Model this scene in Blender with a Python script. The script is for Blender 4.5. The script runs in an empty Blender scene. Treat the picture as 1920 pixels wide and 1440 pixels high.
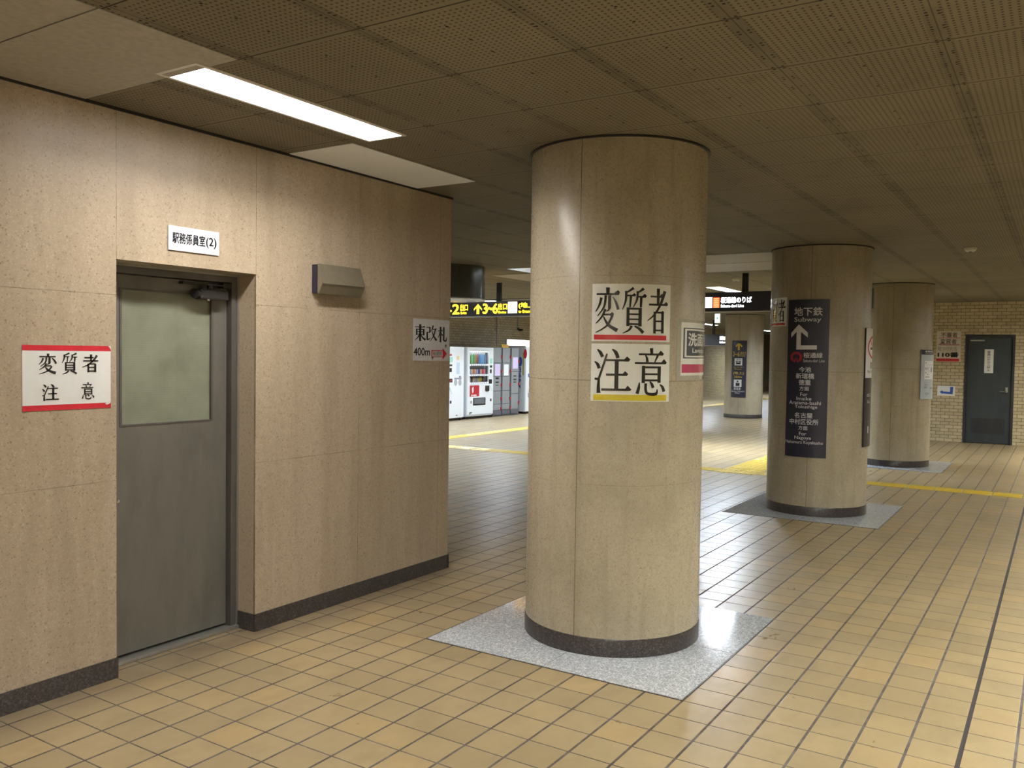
import bpy, bmesh, math, random
from mathutils import Vector, Matrix
random.seed(7)
S = bpy.context.scene
C = S.collection
PI = math.pi

# ------------------------------------------------------------------ camera, world, exposure
F_PX, PITCH, ROLL, YAW, EYE = 1610.6, -0.03438, 0.01456, 0.5692, 1.5
def make_camera():
    cy, sy = math.cos(YAW), math.sin(YAW)
    fw, rt, up = Vector((cy, sy, 0)), Vector((sy, -cy, 0)), Vector((0, 0, 1))
    cp, sp = math.cos(PITCH), math.sin(PITCH)
    f2, u2 = cp*fw + sp*up, -sp*fw + cp*up
    cr, sr = math.cos(ROLL), math.sin(ROLL)
    r3, u3 = cr*rt + sr*u2, -sr*rt + cr*u2
    cd = bpy.data.cameras.new('camera')
    cd.sensor_fit = 'HORIZONTAL'; cd.sensor_width = 36.0; cd.lens = 36.0*F_PX/1920.0
    cd.clip_start = 0.05; cd.clip_end = 200
    o = bpy.data.objects.new('camera', cd); C.objects.link(o)
    m = Matrix((r3, u3, -f2)).transposed().to_4x4(); m.translation = Vector((0, 0, EYE))
    o.matrix_world = m
    S.camera = o
make_camera()
w = bpy.data.worlds.new('world'); S.world = w; w.use_nodes = True
w.node_tree.nodes['Background'].inputs[0].default_value = (0.9, 0.95, 1, 1)
w.node_tree.nodes['Background'].inputs[1].default_value = 0.01
S.view_settings.view_transform = 'Standard'; S.view_settings.look = 'None'
S.view_settings.gamma = 1.0; S.view_settings.exposure = 0.0
S.view_settings.use_curve_mapping = False
LAMP_NEAR, LAMP_BACK, LAMP_RIGHT, LAMP_FAR = 72.0, 40.0, 100.0, 195.0   # radiance of the fluorescent diffusers

H = 2.577          # ceiling height
TX, TY = 0.1765, 0.178   # floor tile pitch
YW = 3.588         # face of the left wall

# ------------------------------------------------------------------ node helpers
class NT:
    def __init__(s, name):
        s.m = bpy.data.materials.new(name); s.m.use_nodes = True
        s.t = s.m.node_tree; s.n = s.t.nodes; s.l = s.t.links
        s.b = s.n['Principled BSDF']
    def new(s, typ): return s.n.new(typ)
    def plug(s, v, sock):
        if isinstance(v, bpy.types.NodeSocket): s.l.new(v, sock)
        else: sock.default_value = v
    def m_(s, op, a, b=None, c=None):
        x = s.new('ShaderNodeMath'); x.operation = op
        s.plug(a, x.inputs[0])
        if b is not None: s.plug(b, x.inputs[1])
        if c is not None: s.plug(c, x.inputs[2])
        return x.outputs[0]
    def add(s, a, b): return s.m_('ADD', a, b)
    def sub(s, a, b): return s.m_('SUBTRACT', a, b)
    def mul(s, a, b): return s.m_('MULTIPLY', a, b)
    def mx(s, a, b): return s.m_('MAXIMUM', a, b)
    def mn(s, a, b): return s.m_('MINIMUM', a, b)
    def lt(s, a, b): return s.m_('LESS_THAN', a, b)
    def gt(s, a, b): return s.m_('GREATER_THAN', a, b)
    def obj(s):
        o = s.new('ShaderNodeTexCoord').outputs['Object']
        x = s.new('ShaderNodeSeparateXYZ'); s.l.new(o, x.inputs[0])
        return o, x.outputs[0], x.outputs[1], x.outputs[2]
    def comb(s, x, y, z):
        c = s.new('ShaderNodeCombineXYZ')
        for i, v in enumerate((x, y, z)): s.plug(v, c.inputs[i])
        return c.outputs[0]
    def noise(s, vec, scale, detail=3, rough=.55):
        n = s.new('ShaderNodeTexNoise'); s.l.new(vec, n.inputs['Vector'])
        n.inputs['Scale'].default_value = scale; n.inputs['Detail'].default_value = detail
        n.inputs['Roughness'].default_value = rough
        return n.outputs[0]
    def vor(s, vec, scale):
        n = s.new('ShaderNodeTexVoronoi'); s.l.new(vec, n.inputs['Vector'])
        n.inputs['Scale'].default_value = scale
        return n.outputs['Color'], n.outputs['Distance']
    def mix(s, fac, a, b, mode='MIX'):
        x = s.new('ShaderNodeMix'); x.data_type = 'RGBA'; x.blend_type = mode
        s.plug(fac, x.inputs[0]); s.plug(a, x.inputs[6]); s.plug(b, x.inputs[7])
        return x.outputs[2]
    def ramp(s, v, stops):
        r = s.new('ShaderNodeValToRGB'); s.l.new(v, r.inputs[0])
        e = r.color_ramp.elements
        e[0].position, e[0].color = stops[0]; e[1].position, e[1].color = stops[1]
        for p, c in stops[2:]:
            k = e.new(p); k.color = c
        return r.outputs[0]
    def maprange(s, v, a, b, c=0., d=1.):
        r = s.new('ShaderNodeMapRange'); s.plug(v, r.inputs[0])
        for i, k in enumerate((a, b, c, d)): r.inputs[i+1].default_value = k
        return r.outputs[0]
    def near(s, v, pitch, off, half):        # 1 where v is within half of off + k*pitch
        d = s.m_('PINGPONG', s.sub(v, off), pitch/2)
        return s.lt(d, half), d
    def bump(s, h, strength=.3, dist=.002):
        b = s.new('ShaderNodeBump'); b.inputs['Strength'].default_value = strength
        b.inputs['Distance'].default_value = dist
        s.l.new(h, b.inputs['Height']); s.l.new(b.outputs[0], s.b.inputs['Normal'])
    def col(s, c): s.plug(c, s.b.inputs['Base Color'])
    def rough(s, v): s.plug(v, s.b.inputs['Roughness'])
    def spec(s, v): s.plug(v, s.b.inputs['Specular IOR Level'])
def rgb(r, g, b): return (r, g, b, 1)
def srgb(r, g, b):
    f = lambda v: ((v/255+.055)/1.055)**2.4 if v > 10 else v/255/12.92
    return (f(r), f(g), f(b), 1)
_mats = {}
def plain(name, c, rough=.5, metal=0., spec=.5, coat=0., var=.06):
    if name in _mats: return _mats[name]
    t = NT(name); o, x, y, z = t.obj()
    n = t.noise(o, 35, 2)
    t.col(t.mix(t.maprange(n, .3, .7, 0, 1), tuple(v*(1-var) for v in c[:3])+(1,), tuple(min(1, v*(1+var)) for v in c[:3])+(1,)))
    t.rough(rough); t.b.inputs['Metallic'].default_value = metal; t.spec(spec)
    t.b.inputs['Coat Weight'].default_value = coat; t.b.inputs['Coat Roughness'].default_value = .08
    _mats[name] = t.m; return t.m
def glow(name, c, strength):
    if name in _mats: return _mats[name]
    t = NT(name); t.col(c); t.b.inputs['Emission Color'].default_value = c
    t.b.inputs['Emission Strength'].default_value = strength
    _mats[name] = t.m; return t.m

# ------------------------------------------------------------------ surface materials
def mat_floor():
    t = NT('tan_floor_tile'); o, x, y, z = t.obj()
    gx, dx = t.near(x, TX, 3.53, .0031); gy, dy = t.near(y, TY, 1.35, .0052)
    wide = t.lt(t.m_('ABSOLUTE', t.sub(y, 1.35-6*TY)), .0085)
    wide2 = t.mn(t.lt(t.m_('ABSOLUTE', t.sub(x, 3.53+9*TX)), .006), 1.)
    grout = t.mx(t.mx(gx, gy), wide)
    ix = t.m_('FLOOR', t.m_('DIVIDE', t.sub(x, 3.53), TX)); iy = t.m_('FLOOR', t.m_('DIVIDE', t.sub(y, 1.35), TY))
    wn = t.new('ShaderNodeTexWhiteNoise'); wn.noise_dimensions = '2D'
    t.l.new(t.comb(ix, iy, 0), wn.inputs['Vector'])
    base = t.ramp(wn.outputs[0], [(0, rgb(.325, .252, .142)), (.45, rgb(.365, .283, .160)), (.8, rgb(.385, .295, .163)), (1, rgb(.42, .305, .152))])
    big = t.noise(o, 1.3, 4); fine = t.noise(o, 90, 3, .7)
    dirt = t.noise(t.comb(t.mul(x, .6), t.mul(y, 1.0), 0), 4.5, 5, .65)
    c = t.mix(t.maprange(big, .35, .7), base, t.mix(1., base, rgb(.86, .86, .84), 'MULTIPLY'))
    c = t.mix(t.maprange(dirt, .52, .78, 0, .5), c, t.mix(1., c, rgb(.66, .64, .60), 'MULTIPLY'))
    c = t.mix(t.maprange(fine, .55, .8, 0, .25), c, rgb(.24, .18, .10))
    c = t.mix(t.maprange(t.noise(o, 11, 4, .6), .42, .72, 0, .28), c, rgb(.25, .195, .115))
    gn = t.noise(o, 14, 3)
    gc = t.mix(t.maprange(gn, .4, .65), rgb(.055, .044, .040), rgb(.125, .105, .095))
    gc = t.mix(t.mx(wide, wide2), gc, rgb(.022, .016, .016))
    # darker mottled band along the foot of the left wall
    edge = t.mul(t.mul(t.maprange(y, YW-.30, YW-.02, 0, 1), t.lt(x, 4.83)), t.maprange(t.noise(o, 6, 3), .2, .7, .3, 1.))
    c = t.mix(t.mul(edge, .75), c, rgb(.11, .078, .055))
    t.col(t.mix(grout, c, gc))
    t.rough(t.mix(grout, t.mix(t.maprange(dirt, .3, .8), rgb(.27, .27, .27), rgb(.40, .40, .40)), rgb(.7, .7, .7)))
    t.spec(.5)
    hgt = t.mn(t.maprange(dx, .003, .008), t.maprange(dy, .003, .008))
    t.bump(t.add(hgt, t.mul(t.noise(o, 9, 2), .5)), .35, .0016)
    return t.m
def mat_ceiling(perf=True, name='perforated_ceiling_board'):
    t = NT(name); o, x, y, z = t.obj()
    n1 = t.noise(o, 1.1, 4, .6); n2 = t.noise(o, 5, 4, .6)
    c = t.mix(t.maprange(n1, .35, .7), rgb(.21, .184, .130), rgb(.170, .147, .102))
    c = t.mix(t.maprange(n2, .58, .8, 0, .5), c, rgb(.115, .092, .058))
    # irregular boards
    ix = t.m_('FLOOR', t.m_('DIVIDE', t.sub(x, 2.158), .541)); iy = t.m_('FLOOR', t.m_('DIVIDE', t.sub(y, .92), .548))
    wn = t.new('ShaderNodeTexWhiteNoise'); wn.noise_dimensions = '2D'; t.l.new(t.comb(ix, iy, 0), wn.inputs['Vector'])
    c = t.mix(t.mul(wn.outputs[0], .16), c, rgb(.10, .085, .06))
    ps = .0225
    dxx = t.m_('PINGPONG', t.sub(x, 2.158+ps/2), ps/2); dyy = t.m_('PINGPONG', t.sub(y, .92+ps/2), ps/2)
    dd = t.m_('SQRT', t.add(t.mul(dxx, dxx), t.mul(dyy, dyy)))
    hole = t.lt(dd, .0048)
    _, jy = t.near(y, .548, .92, .1); _, jx = t.near(x, .541, 2.158, .1)
    c = t.mix(t.mul(t.lt(jy, .034), t.maprange(t.noise(o, 2.2, 3), .3, .6, .1, .42)), c, rgb(.075, .062, .043))
    edge = t.mul(t.gt(jy, .016), t.gt(jx, .016))
    c = t.mix(t.mul(hole, t.mul(edge, .8)), c, rgb(.022, .016, .009))
    seam = t.mx(t.lt(jx, .0035), t.mul(t.lt(jy, .0025), .6))
    c = t.mix(seam, c, rgb(.028, .021, .013))
    # nail heads: pairs beside each seam along X, single row mid board, pairs at seams along Y
    npx = .541/4
    _, ax = t.near(x, npx, 2.158, .1); ay = t.m_('ABSOLUTE', t.sub(jy, .018))
    ax2 = t.m_('ABSOLUTE', t.sub(ax, .012))
    d1 = t.add(t.mul(ax2, ax2), t.mul(ay, ay))
    _, my = t.near(y, .548, .92-.274, .1)
    d2 = t.add(t.mul(ax, ax), t.mul(my, my))
    nail = t.mx(t.lt(d1, .0055**2), t.lt(d2, .0058**2))
    nail = t.mul(nail, t.gt(t.noise(o, 7, 2), .40))
    c = t.mix(nail, c, rgb(.008, .006, .004))
    t.col(c); t.rough(.75); t.spec(.25)
    return t.m
def terrazzo(t, o, base, dark, light, sc):
    col, dist = t.vor(o, sc); s = t.new('ShaderNodeSeparateColor'); t.l.new(col, s.inputs[0])
    c = t.mix(t.maprange(s.outputs[0], .0, 1., 0, .7), base, tuple(v*.82 for v in base[:3])+(1,))
    c = t.mix(t.maprange(t.noise(o, sc*.35, 3, .7), .35, .68, 0, .55), c, tuple(v*.74 for v in base[:3])+(1,))
    c = t.mix(t.mul(t.gt(s.outputs[1], .90), t.mul(t.lt(dist, .45), .55)), c, light)
    c = t.mix(t.mul(t.gt(s.outputs[2], .96), .45), c, dark)
    return c, s
def mat_wall():
    t = NT('beige_terrazzo_panel'); o, x, y, z = t.obj()
    c, s = terrazzo(t, o, rgb(.45, .365, .268), rgb(.12, .085, .055), rgb(.54, .465, .36), 170)
    col2, d2 = t.vor(o, 55); s2 = t.new('ShaderNodeSeparateColor'); t.l.new(col2, s2.inputs[0])
    c = t.mix(t.mul(t.gt(s2.outputs[0], .965), t.mul(t.lt(d2, .22), .7)), c, rgb(.16, .105, .065))
    st = t.noise(t.comb(t.mul(x, 5), y, t.mul(z, .7)), 1.4, 4, .6)
    c = t.mix(t.maprange(st, .45, .75, 0, .40), c, rgb(.22, .165, .11))
    vx, d = t.near(x, .793, 3.092, .0016)
    hz = t.mx(t.lt(t.m_('ABSOLUTE', t.sub(z, 1.742)), .0016), t.lt(t.m_('ABSOLUTE', t.sub(z, .905)), .0013))
    face = t.lt(y, YW+.01)
    sm = t.mul(t.mx(vx, hz), face)
    smn = t.mul(sm, t.maprange(t.noise(o, 6, 3), .3, .62, .12, .75))
    c = t.mix(smn, c, rgb(.07, .05, .035))
    t.col(c); t.rough(t.maprange(s.outputs[1], 0, 1, .28, .42)); t.spec(.45)
    t.bump(t.mul(s.outputs[0], 1.), .06, .0006)
    return t.m
def mat_pillar():
    t = NT('grey_beige_terrazzo_pillar'); o, x, y, z = t.obj()
    c, s = terrazzo(t, o, rgb(.45, .39, .28), rgb(.17, .14, .10), rgb(.50, .45, .34), 170)
    ang = t.m_('ARCTAN2', y, x)
    oi = t.new('ShaderNodeObjectInfo').outputs['Random']
    st = t.noise(t.comb(t.mul(x, 6), t.mul(y, 6), t.add(t.mul(z, .55), t.mul(oi, 40))), 2.2, 5, .62)
    c = t.mix(t.maprange(st, .50, .78, 0, .50), c, rgb(.20, .165, .115))
    bl = t.noise(t.comb(x, y, t.add(z, t.mul(oi, 20))), 3.2, 4, .6)
    c = t.mix(t.maprange(bl, .46, .72, 0, .45), c, rgb(.26, .225, .155))
    sv = t.lt(t.m_('PINGPONG', t.sub(ang, math.radians(-177.2)), PI/3), .0022/.47)
    hz = t.lt(t.m_('ABSOLUTE', t.sub(z, 1.378)), .0015)
    hz2 = t.mul(t.lt(t.m_('ABSOLUTE', t.sub(z, 1.895)), .0013), t.gt(ang, -2.9))
    hz3 = t.mul(t.lt(t.m_('ABSOLUTE', t.sub(z, .86)), .0011), t.lt(ang, 2.9))
    sm = t.mx(t.mul(t.mx(sv, hz), .8), t.mul(t.mx(hz2, hz3), .4))
    c = t.mix(sm, c, rgb(.09, .07, .045))
    t.col(c); t.rough(t.maprange(s.outputs[1], 0, 1, .26, .38)); t.spec(.45)
    return t.m
def mat_granite(name, a, b, light, sc, rough):
    t = NT(name); o, x, y, z = t.obj()
    col, d = t.vor(o, sc); s = t.new('ShaderNodeSeparateColor'); t.l.new(col, s.inputs[0])
    n = t.noise(o, sc*.22, 3, .7)
    c = t.mix(s.outputs[0], a, b)
    c = t.mix(t.mul(t.gt(s.outputs[1], .8), .8), c, light)
    c = t.mix(t.maprange(n, .4, .75, 0, .5), c, a)
    t.col(c); t.rough(rough); t.spec(.5)
    return t.m
def mat_brick(horizontal, name):
    t = NT(name); o, x, y, z = t.obj()
    b = t.new('ShaderNodeTexBrick'); b.offset = .5; b.inputs['Scale'].default_value = 1.
    b.inputs['Brick Width'].default_value = .145; b.inputs['Row Height'].default_value = .0615
    b.inputs['Mortar Size'].default_value = .0045; b.inputs['Mortar Smooth'].default_value = .1
    b.inputs['Bias'].default_value = -.1
    b.inputs['Color1'].default_value = rgb(.52, .43, .265); b.inputs['Color2'].default_value = rgb(.40, .325, .19)
    b.inputs['Mortar'].default_value = rgb(.14, .115, .075)
    t.l.new(t.comb(x if horizontal == 'x' else y, z, 0), b.inputs['Vector'])
    n = t.noise(o, 5, 3); c = t.mix(t.maprange(n, .45, .75, 0, .35), b.outputs[0], t.mix(1., b.outputs[0], rgb(.6, .56, .5), 'MULTIPLY'))
    t.col(c); t.rough(.4); t.bump(t.m_('SUBTRACT', 1., b.outputs[1]), .4, .003)
    return t.m
def mat_wired_glass():
    t = NT('wired_frosted_glass'); o, x, y, z = t.obj()
    lx = t.lt(t.m_('PINGPONG', x, .0055), .0011); lz = t.lt(t.m_('PINGPONG', z, .0055), .0011)
    n = t.noise(o, 6, 3)
    c = t.mix(t.maprange(n, .35, .7), rgb(.225, .245, .185), rgb(.165, .18, .13))
    c = t.mix(t.mul(t.mx(lx, lz), .22), c, rgb(.13, .13, .09))
    t.col(c); t.rough(.22); t.spec(.6)
    t.b.inputs['Coat Weight'].default_value = .4; t.b.inputs['Coat Roughness'].default_value = .15
    return t.m
def mat_painted_steel(name, c, rough=.34, metal=.35):
    t = NT(name); o, x, y, z = t.obj()
    n = t.noise(t.comb(t.mul(x, 3), t.mul(y, 3), z), 2.5, 5, .65)
    t.col(t.mix(t.maprange(n, .4, .75), c, tuple(v*.72 for v in c[:3])+(1,)))
    t.rough(t.maprange(n, .3, .8, rough, rough+.12)); t.b.inputs['Metallic'].default_value = metal
    return t.m

FLOOR, CEIL, WALL, PILLAR = mat_floor(), mat_ceiling(), mat_wall(), mat_pillar()
SKIRT = mat_granite('dark_granite_skirting', rgb(.028, .024, .024), rgb(.062, .053, .052), rgb(.10, .09, .09), 140, .3)
PLATE = mat_granite('pale_speckled_granite', rgb(.29, .31, .34), rgb(.55, .575, .61), rgb(.72, .74, .77), 160, .09)
BRICK_X, BRICK_Y = mat_brick('x', 'cream_brick_tile_side'), mat_brick('y', 'cream_brick_tile_end')
STEEL = mat_painted_steel('grey_door_steel', rgb(.17, .165, .145))
FRAME = mat_painted_steel('grey_frame_steel', rgb(.12, .115, .105))
DARKDOOR = mat_painted_steel('slate_door_paint', rgb(.026, .034, .037), .45, .1)
DARKFRAME = mat_painted_steel('dark_door_frame', rgb(.02, .02, .022), .5, .1)
GLASS = mat_wired_glass()
WHITEBOARD = plain('smooth_white_ceiling_panel', rgb(.86, .89, .93), .6, var=.02)
CREAMBOARD = plain('smooth_cream_ceiling_panel', rgb(.36, .335, .30), .65, var=.10)
PAPER = plain('white_paper', rgb(.72, .73, .72), .5, var=.02)
FILM = plain('paper_under_glossy_film', rgb(.80, .82, .79), .25, coat=.9, var=.02)
INK = plain('black_ink', rgb(.012, .012, .013), .4)
INKFILM = plain('black_ink_under_glossy_film', rgb(.012, .013, .012), .22, coat=.9)
RED = plain('red_print', rgb(.52, .02, .035), .4)
REDFILM = plain('red_print_under_film', rgb(.55, .03, .045), .25, coat=.9)
PINKFILM = plain('rose_print_under_film', rgb(.50, .07, .16), .25, coat=.9)
YELFILM = plain('yellow_print_under_film', rgb(.62, .50, .035), .25, coat=.9)
NAVY = plain('navy_sign_face', rgb(.020, .020, .040), .35)
CHAR = plain('charcoal_print', rgb(.075, .08, .095), .35)
WHITE = plain('white_print', rgb(.74, .75, .78), .45, var=.02)
GREYPRINT = plain('grey_print', rgb(.25, .27, .30), .45)
YELLOW = plain('yellow_print', rgb(.62, .45, .05), .45)
BLUE = plain('blue_print', rgb(.03, .09, .42), .45)
VIOLET = plain('violet_paper', rgb(.60, .50, .72), .5)
BLACKP = plain('black_plastic', rgb(.015, .015, .016), .4)
VWHITE = plain('white_enamel', rgb(.76, .79, .80), .28, coat=.3, var=.02)
VGREY = plain('grey_enamel', rgb(.36, .37, .38), .4)
CHROME = plain('bright_chrome', rgb(.75, .75, .75), .15, 1.)
ALU = plain('brushed_aluminium', rgb(.42, .42, .40), .35, .8)
CHAMP = plain('champagne_metal', rgb(.20, .175, .125), .42, .35)
NIGHT = plain('midnight_blue_metal', rgb(.018, .018, .035), .4)
TACT = plain('yellow_tactile_tile', rgb(.62, .44, .05), .32, var=.1)

# ------------------------------------------------------------------ object helpers
def obj(name, bm, mat, parent=None, smooth=False, loc=None):
    bmesh.ops.recalc_face_normals(bm, faces=bm.faces[:]) if smooth is not None else None
    me = bpy.data.meshes.new(name); bm.to_mesh(me); bm.free()
    for m in (mat if isinstance(mat, (list, tuple)) else [mat]): me.materials.append(m)
    if smooth:
        for p in me.polygons: p.use_smooth = True
        me.set_sharp_from_angle(angle=math.radians(38))
    o = bpy.data.objects.new(name, me); C.objects.link(o)
    if parent: o.parent = parent
    if loc: o.location = loc
    return o
def tag(o, label, cat, group=None):
    o['label'] = label; o['category'] = cat
    if group: o['group'] = group
    return o
def struct(o): o['kind'] = 'structure'; return o
def thing(name, label, cat, loc=(0, 0, 0), rz=0, group=None):
    o = bpy.data.objects.new(name, None); C.objects.link(o)
    o.empty_display_size = .1
    o.location = loc; o.rotation_euler = (0, 0, rz)
    return tag(o, label, cat, group)
def box(bm, x0, y0, z0, x1, y1, z1, bev=0):
    vs = [bm.verts.new((x, y, z)) for x in (x0, x1) for y in (y0, y1) for z in (z0, z1)]
    fs = [bm.faces.new([vs[i] for i in q]) for q in ((0, 1, 3, 2), (4, 6, 7, 5), (0, 4, 5, 1), (2, 3, 7, 6), (0, 2, 6, 4), (1, 5, 7, 3))]
    if bev:
        es = {e for f in fs for e in f.edges}
        bmesh.ops.bevel(bm, geom=list(es), offset=bev, segments=2, affect='EDGES', profile=.6)
def B(*a, bev=0):
    bm = bmesh.new()
    if isinstance(a[0], (tuple, list)):
        for q in a: box(bm, *q, bev=bev)
    else: box(bm, *a, bev=bev)
    return bm
def lathe(prof, seg=96, cap=True):
    bm = bmesh.new(); rings = []
    for r, z in prof:
        rings.append([bm.verts.new((r*math.cos(2*PI*k/seg), r*math.sin(2*PI*k/seg), z)) for k in range(seg)])
    for a, b in zip(rings, rings[1:]):
        for k in range(seg): bm.faces.new((a[k], a[(k+1) % seg], b[(k+1) % seg], b[k]))
    if cap:
        bm.faces.new(rings[0][::-1]); bm.faces.new(rings[-1])
    return bm
def tube(bm, p, q, r, seg=10):
    p, q = Vector(p), Vector(q); d = q-p
    res = bmesh.ops.create_cone(bm, cap_ends=True, segments=seg, radius1=r, radius2=r, depth=d.length)
    M = Matrix.Translation((p+q)/2) @ d.to_track_quat('Z', 'Y').to_matrix().to_4x4()
    bmesh.ops.transform(bm, matrix=M, verts=res['verts'])
def grid_rect(bm, x0, y0, x1, y1, z, holes, down):
    xs = sorted({x0, x1} | {v for h in holes for v in (h[0], h[2])}); ys = sorted({y0, y1} | {v for h in holes for v in (h[1], h[3])})
    vv = {}
    g = lambda x, y: vv.setdefault((x, y), bm.verts.new((x, y, z))) if (x, y) not in vv else vv[(x, y)]
    for xa, xb in zip(xs, xs[1:]):
        for ya, yb in zip(ys, ys[1:]):
            cx, cy = (xa+xb)/2, (ya+yb)/2
            if any(h[0] < cx < h[2] and h[1] < cy < h[3] for h in holes): continue
            q = [g(xa, ya), g(xb, ya), g(xb, yb), g(xa, yb)]
            bm.faces.new(q[::-1] if down else q)

# ------------------------------------------------------------------ flat artwork for signs
def text_mesh(s, bold=0.):
    cu = bpy.data.curves.new('t', 'FONT'); cu.body = s; cu.size = 1; cu.offset = bold; cu.resolution_u = 3
    cu.space_line = .9; cu.align_x = 'CENTER'
    o = bpy.data.objects.new('t', cu); C.objects.link(o)
    dg = bpy.context.evaluated_depsgraph_get()
    me = bpy.data.meshes.new_from_object(o.evaluated_get(dg))
    bpy.data.objects.remove(o); bpy.data.curves.remove(cu)
    vs = [(v.co.x, v.co.y) for v in me.vertices]; fs = [tuple(p.vertices) for p in me.polygons]
    bpy.data.meshes.remove(me)
    return vs, fs
def stroke_poly(pts, ws):
    n = len(pts)
    if not isinstance(ws, (list, tuple)): ws = [ws]*n
    elif len(ws) != n:
        ws = [ws[0]+(ws[-1]-ws[0])*i/(n-1) for i in range(n)]
    # densify with a smooth curve when there are 3+ points
    P = [Vector((p[0], p[1])) for p in pts]
    if n >= 3:
        Q, W = [], []
        for i in range(n-1):
            p0, p1, p2, p3 = P[max(i-1, 0)], P[i], P[i+1], P[min(i+2, n-1)]
            for k in range(5):
                u = k/5
                Q.append(.5*((2*p1)+(p2-p0)*u+(2*p0-5*p1+4*p2-p3)*u*u+(3*p1-p0-3*p2+p3)*u**3)); W.append(ws[i]+(ws[i+1]-ws[i])*u)
        Q.append(P[-1]); W.append(ws[-1]); P, ws = Q, W
    L, R = [], []
    for i, p in enumerate(P):
        d = (P[min(i+1, len(P)-1)]-P[max(i-1, 0)]).normalized(); nn = Vector((-d.y, d.x))*ws[i]/2
        L.append(p+nn); R.append(p-nn)
    vs = [(v.x, v.y) for v in L+R]; m = len(P)
    return vs, [(i, i+1, m+i+1, m+i) for i in range(m-1)]
def art(elems):
    """list of (verts, faces) in pixel space (y down)"""
    out = []
    for e in elems:
        k = e[0]
        if k == 'rect':
            x0, y0, x1, y1 = e[1]; out.append(([(x0, y0), (x1, y0), (x1, y1), (x0, y1)], [(0, 1, 2, 3)]))
        elif k == 'poly': out.append((list(e[1]), [tuple(range(len(e[1])))]))
        elif k == 'stroke': out.append(stroke_poly(e[1], e[2]))
        elif k == 'disc':
            (cx, cy), r = e[1], e[2]; ry = e[3] if len(e) > 3 else r
            out.append(([(cx+r*math.cos(2*PI*i/32), cy+ry*math.sin(2*PI*i/32)) for i in range(32)], [tuple(range(32))]))
        elif k == 'ring':
            (cx, cy), r, wd, a0, a1 = e[1:6]; ry = e[6] if len(e) > 6 else r
            n = 40; vs = []
            for i in range(n+1):
                a = math.radians(a0+(a1-a0)*i/n)
                vs += [(cx+(r-wd/2)*math.cos(a), cy+(ry-wd/2)*math.sin(a)), (cx+(r+wd/2)*math.cos(a), cy+(ry+wd/2)*math.sin(a))]
            out.append((vs, [(2*i, 2*i+1, 2*i+3, 2*i+2) for i in range(n)]))
        elif k == 'text':
            x0, y0, x1, y1 = e[2]; vs, fs = text_mesh(e[1])
            if not vs: continue
            ax, bx = min(v[0] for v in vs), max(v[0] for v in vs); ay, by = min(v[1] for v in vs), max(v[1] for v in vs)
            sx, sy = (x1-x0)/max(bx-ax, 1e-6), (y1-y0)/max(by-ay, 1e-6)
            pos = [(x0+(v[0]-ax)*sx, y1-(v[1]-ay)*sy) for v in vs]
            bw = (e[3] if len(e) > 3 else 0.)*.8
            n0 = len(pos); P, Fc = [], []
            for k, (qx, qy) in enumerate(((0, 0), (bw, 0), (-bw, 0), (0, bw), (0, -bw)) if bw else ((0, 0),)):   # overprinted for a bolder weight
                P += [(p[0]+qx*sx, p[1]+qy*sy) for p in pos]; Fc += [tuple(i+k*n0 for i in f) for f in fs]
            out.append((P, Fc))
        elif k == 'glyph':        # hand drawn character: (strokes, source box, target box)
            strokes, sb, tb = e[1], e[2], e[3]; wk = e[4] if len(e) > 4 else 1.
            kx, ky = (tb[2]-tb[0])/(sb[2]-sb[0]), (tb[3]-tb[1])/(sb[3]-sb[1]); kw = (abs(kx)+abs(ky))/2*wk
            for st in strokes:
                if st[0] == 'tri':
                    out.append(([(tb[0]+(p[0]-sb[0])*kx, tb[1]+(p[1]-sb[1])*ky) for p in st[1]], [tuple(range(len(st[1])))]))
                else:
                    ws = st[1] if isinstance(st[1], (list, tuple)) else [st[1], st[1]]
                    # widths follow the anisotropic scale of the target
                    pts = [(tb[0]+(p[0]-sb[0])*kx, tb[1]+(p[1]-sb[1])*ky) for p in st[0]]
                    ws = [v*1.12 for v in ws]
                    out.append(stroke_poly(pts, [v*kw for v in ws]))
    return out
class Flat:        # plane: origin = top-left corner, u to the right, down = -z
    def __init__(s, tl, u, n, w, h): s.tl, s.u, s.n, s.w, s.h = Vector(tl), Vector(u), Vector(n), w, h; s.curved = False
    def at(s, u, v, d): return s.tl + s.u*u + Vector((0, 0, -v)) + s.n*d
    def base(s): return s.at(s.w/2, s.h, 0)
class Cyl:
    def __init__(s, c, r, a0, a1, ztop, zbot):
        s.c, s.r, s.a0, s.z = c, r, math.radians(a0), ztop
        s.w = math.radians(a1-a0)*r; s.h = ztop-zbot; s.curved = True
    def at(s, u, v, d):
        a = s.a0+u/s.r; return Vector((s.c[0]+(s.r+d)*math.cos(a), s.c[1]+(s.r+d)*math.sin(a), s.z-v))
    def base(s): return s.at(s.w/2, s.h, 0)
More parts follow.
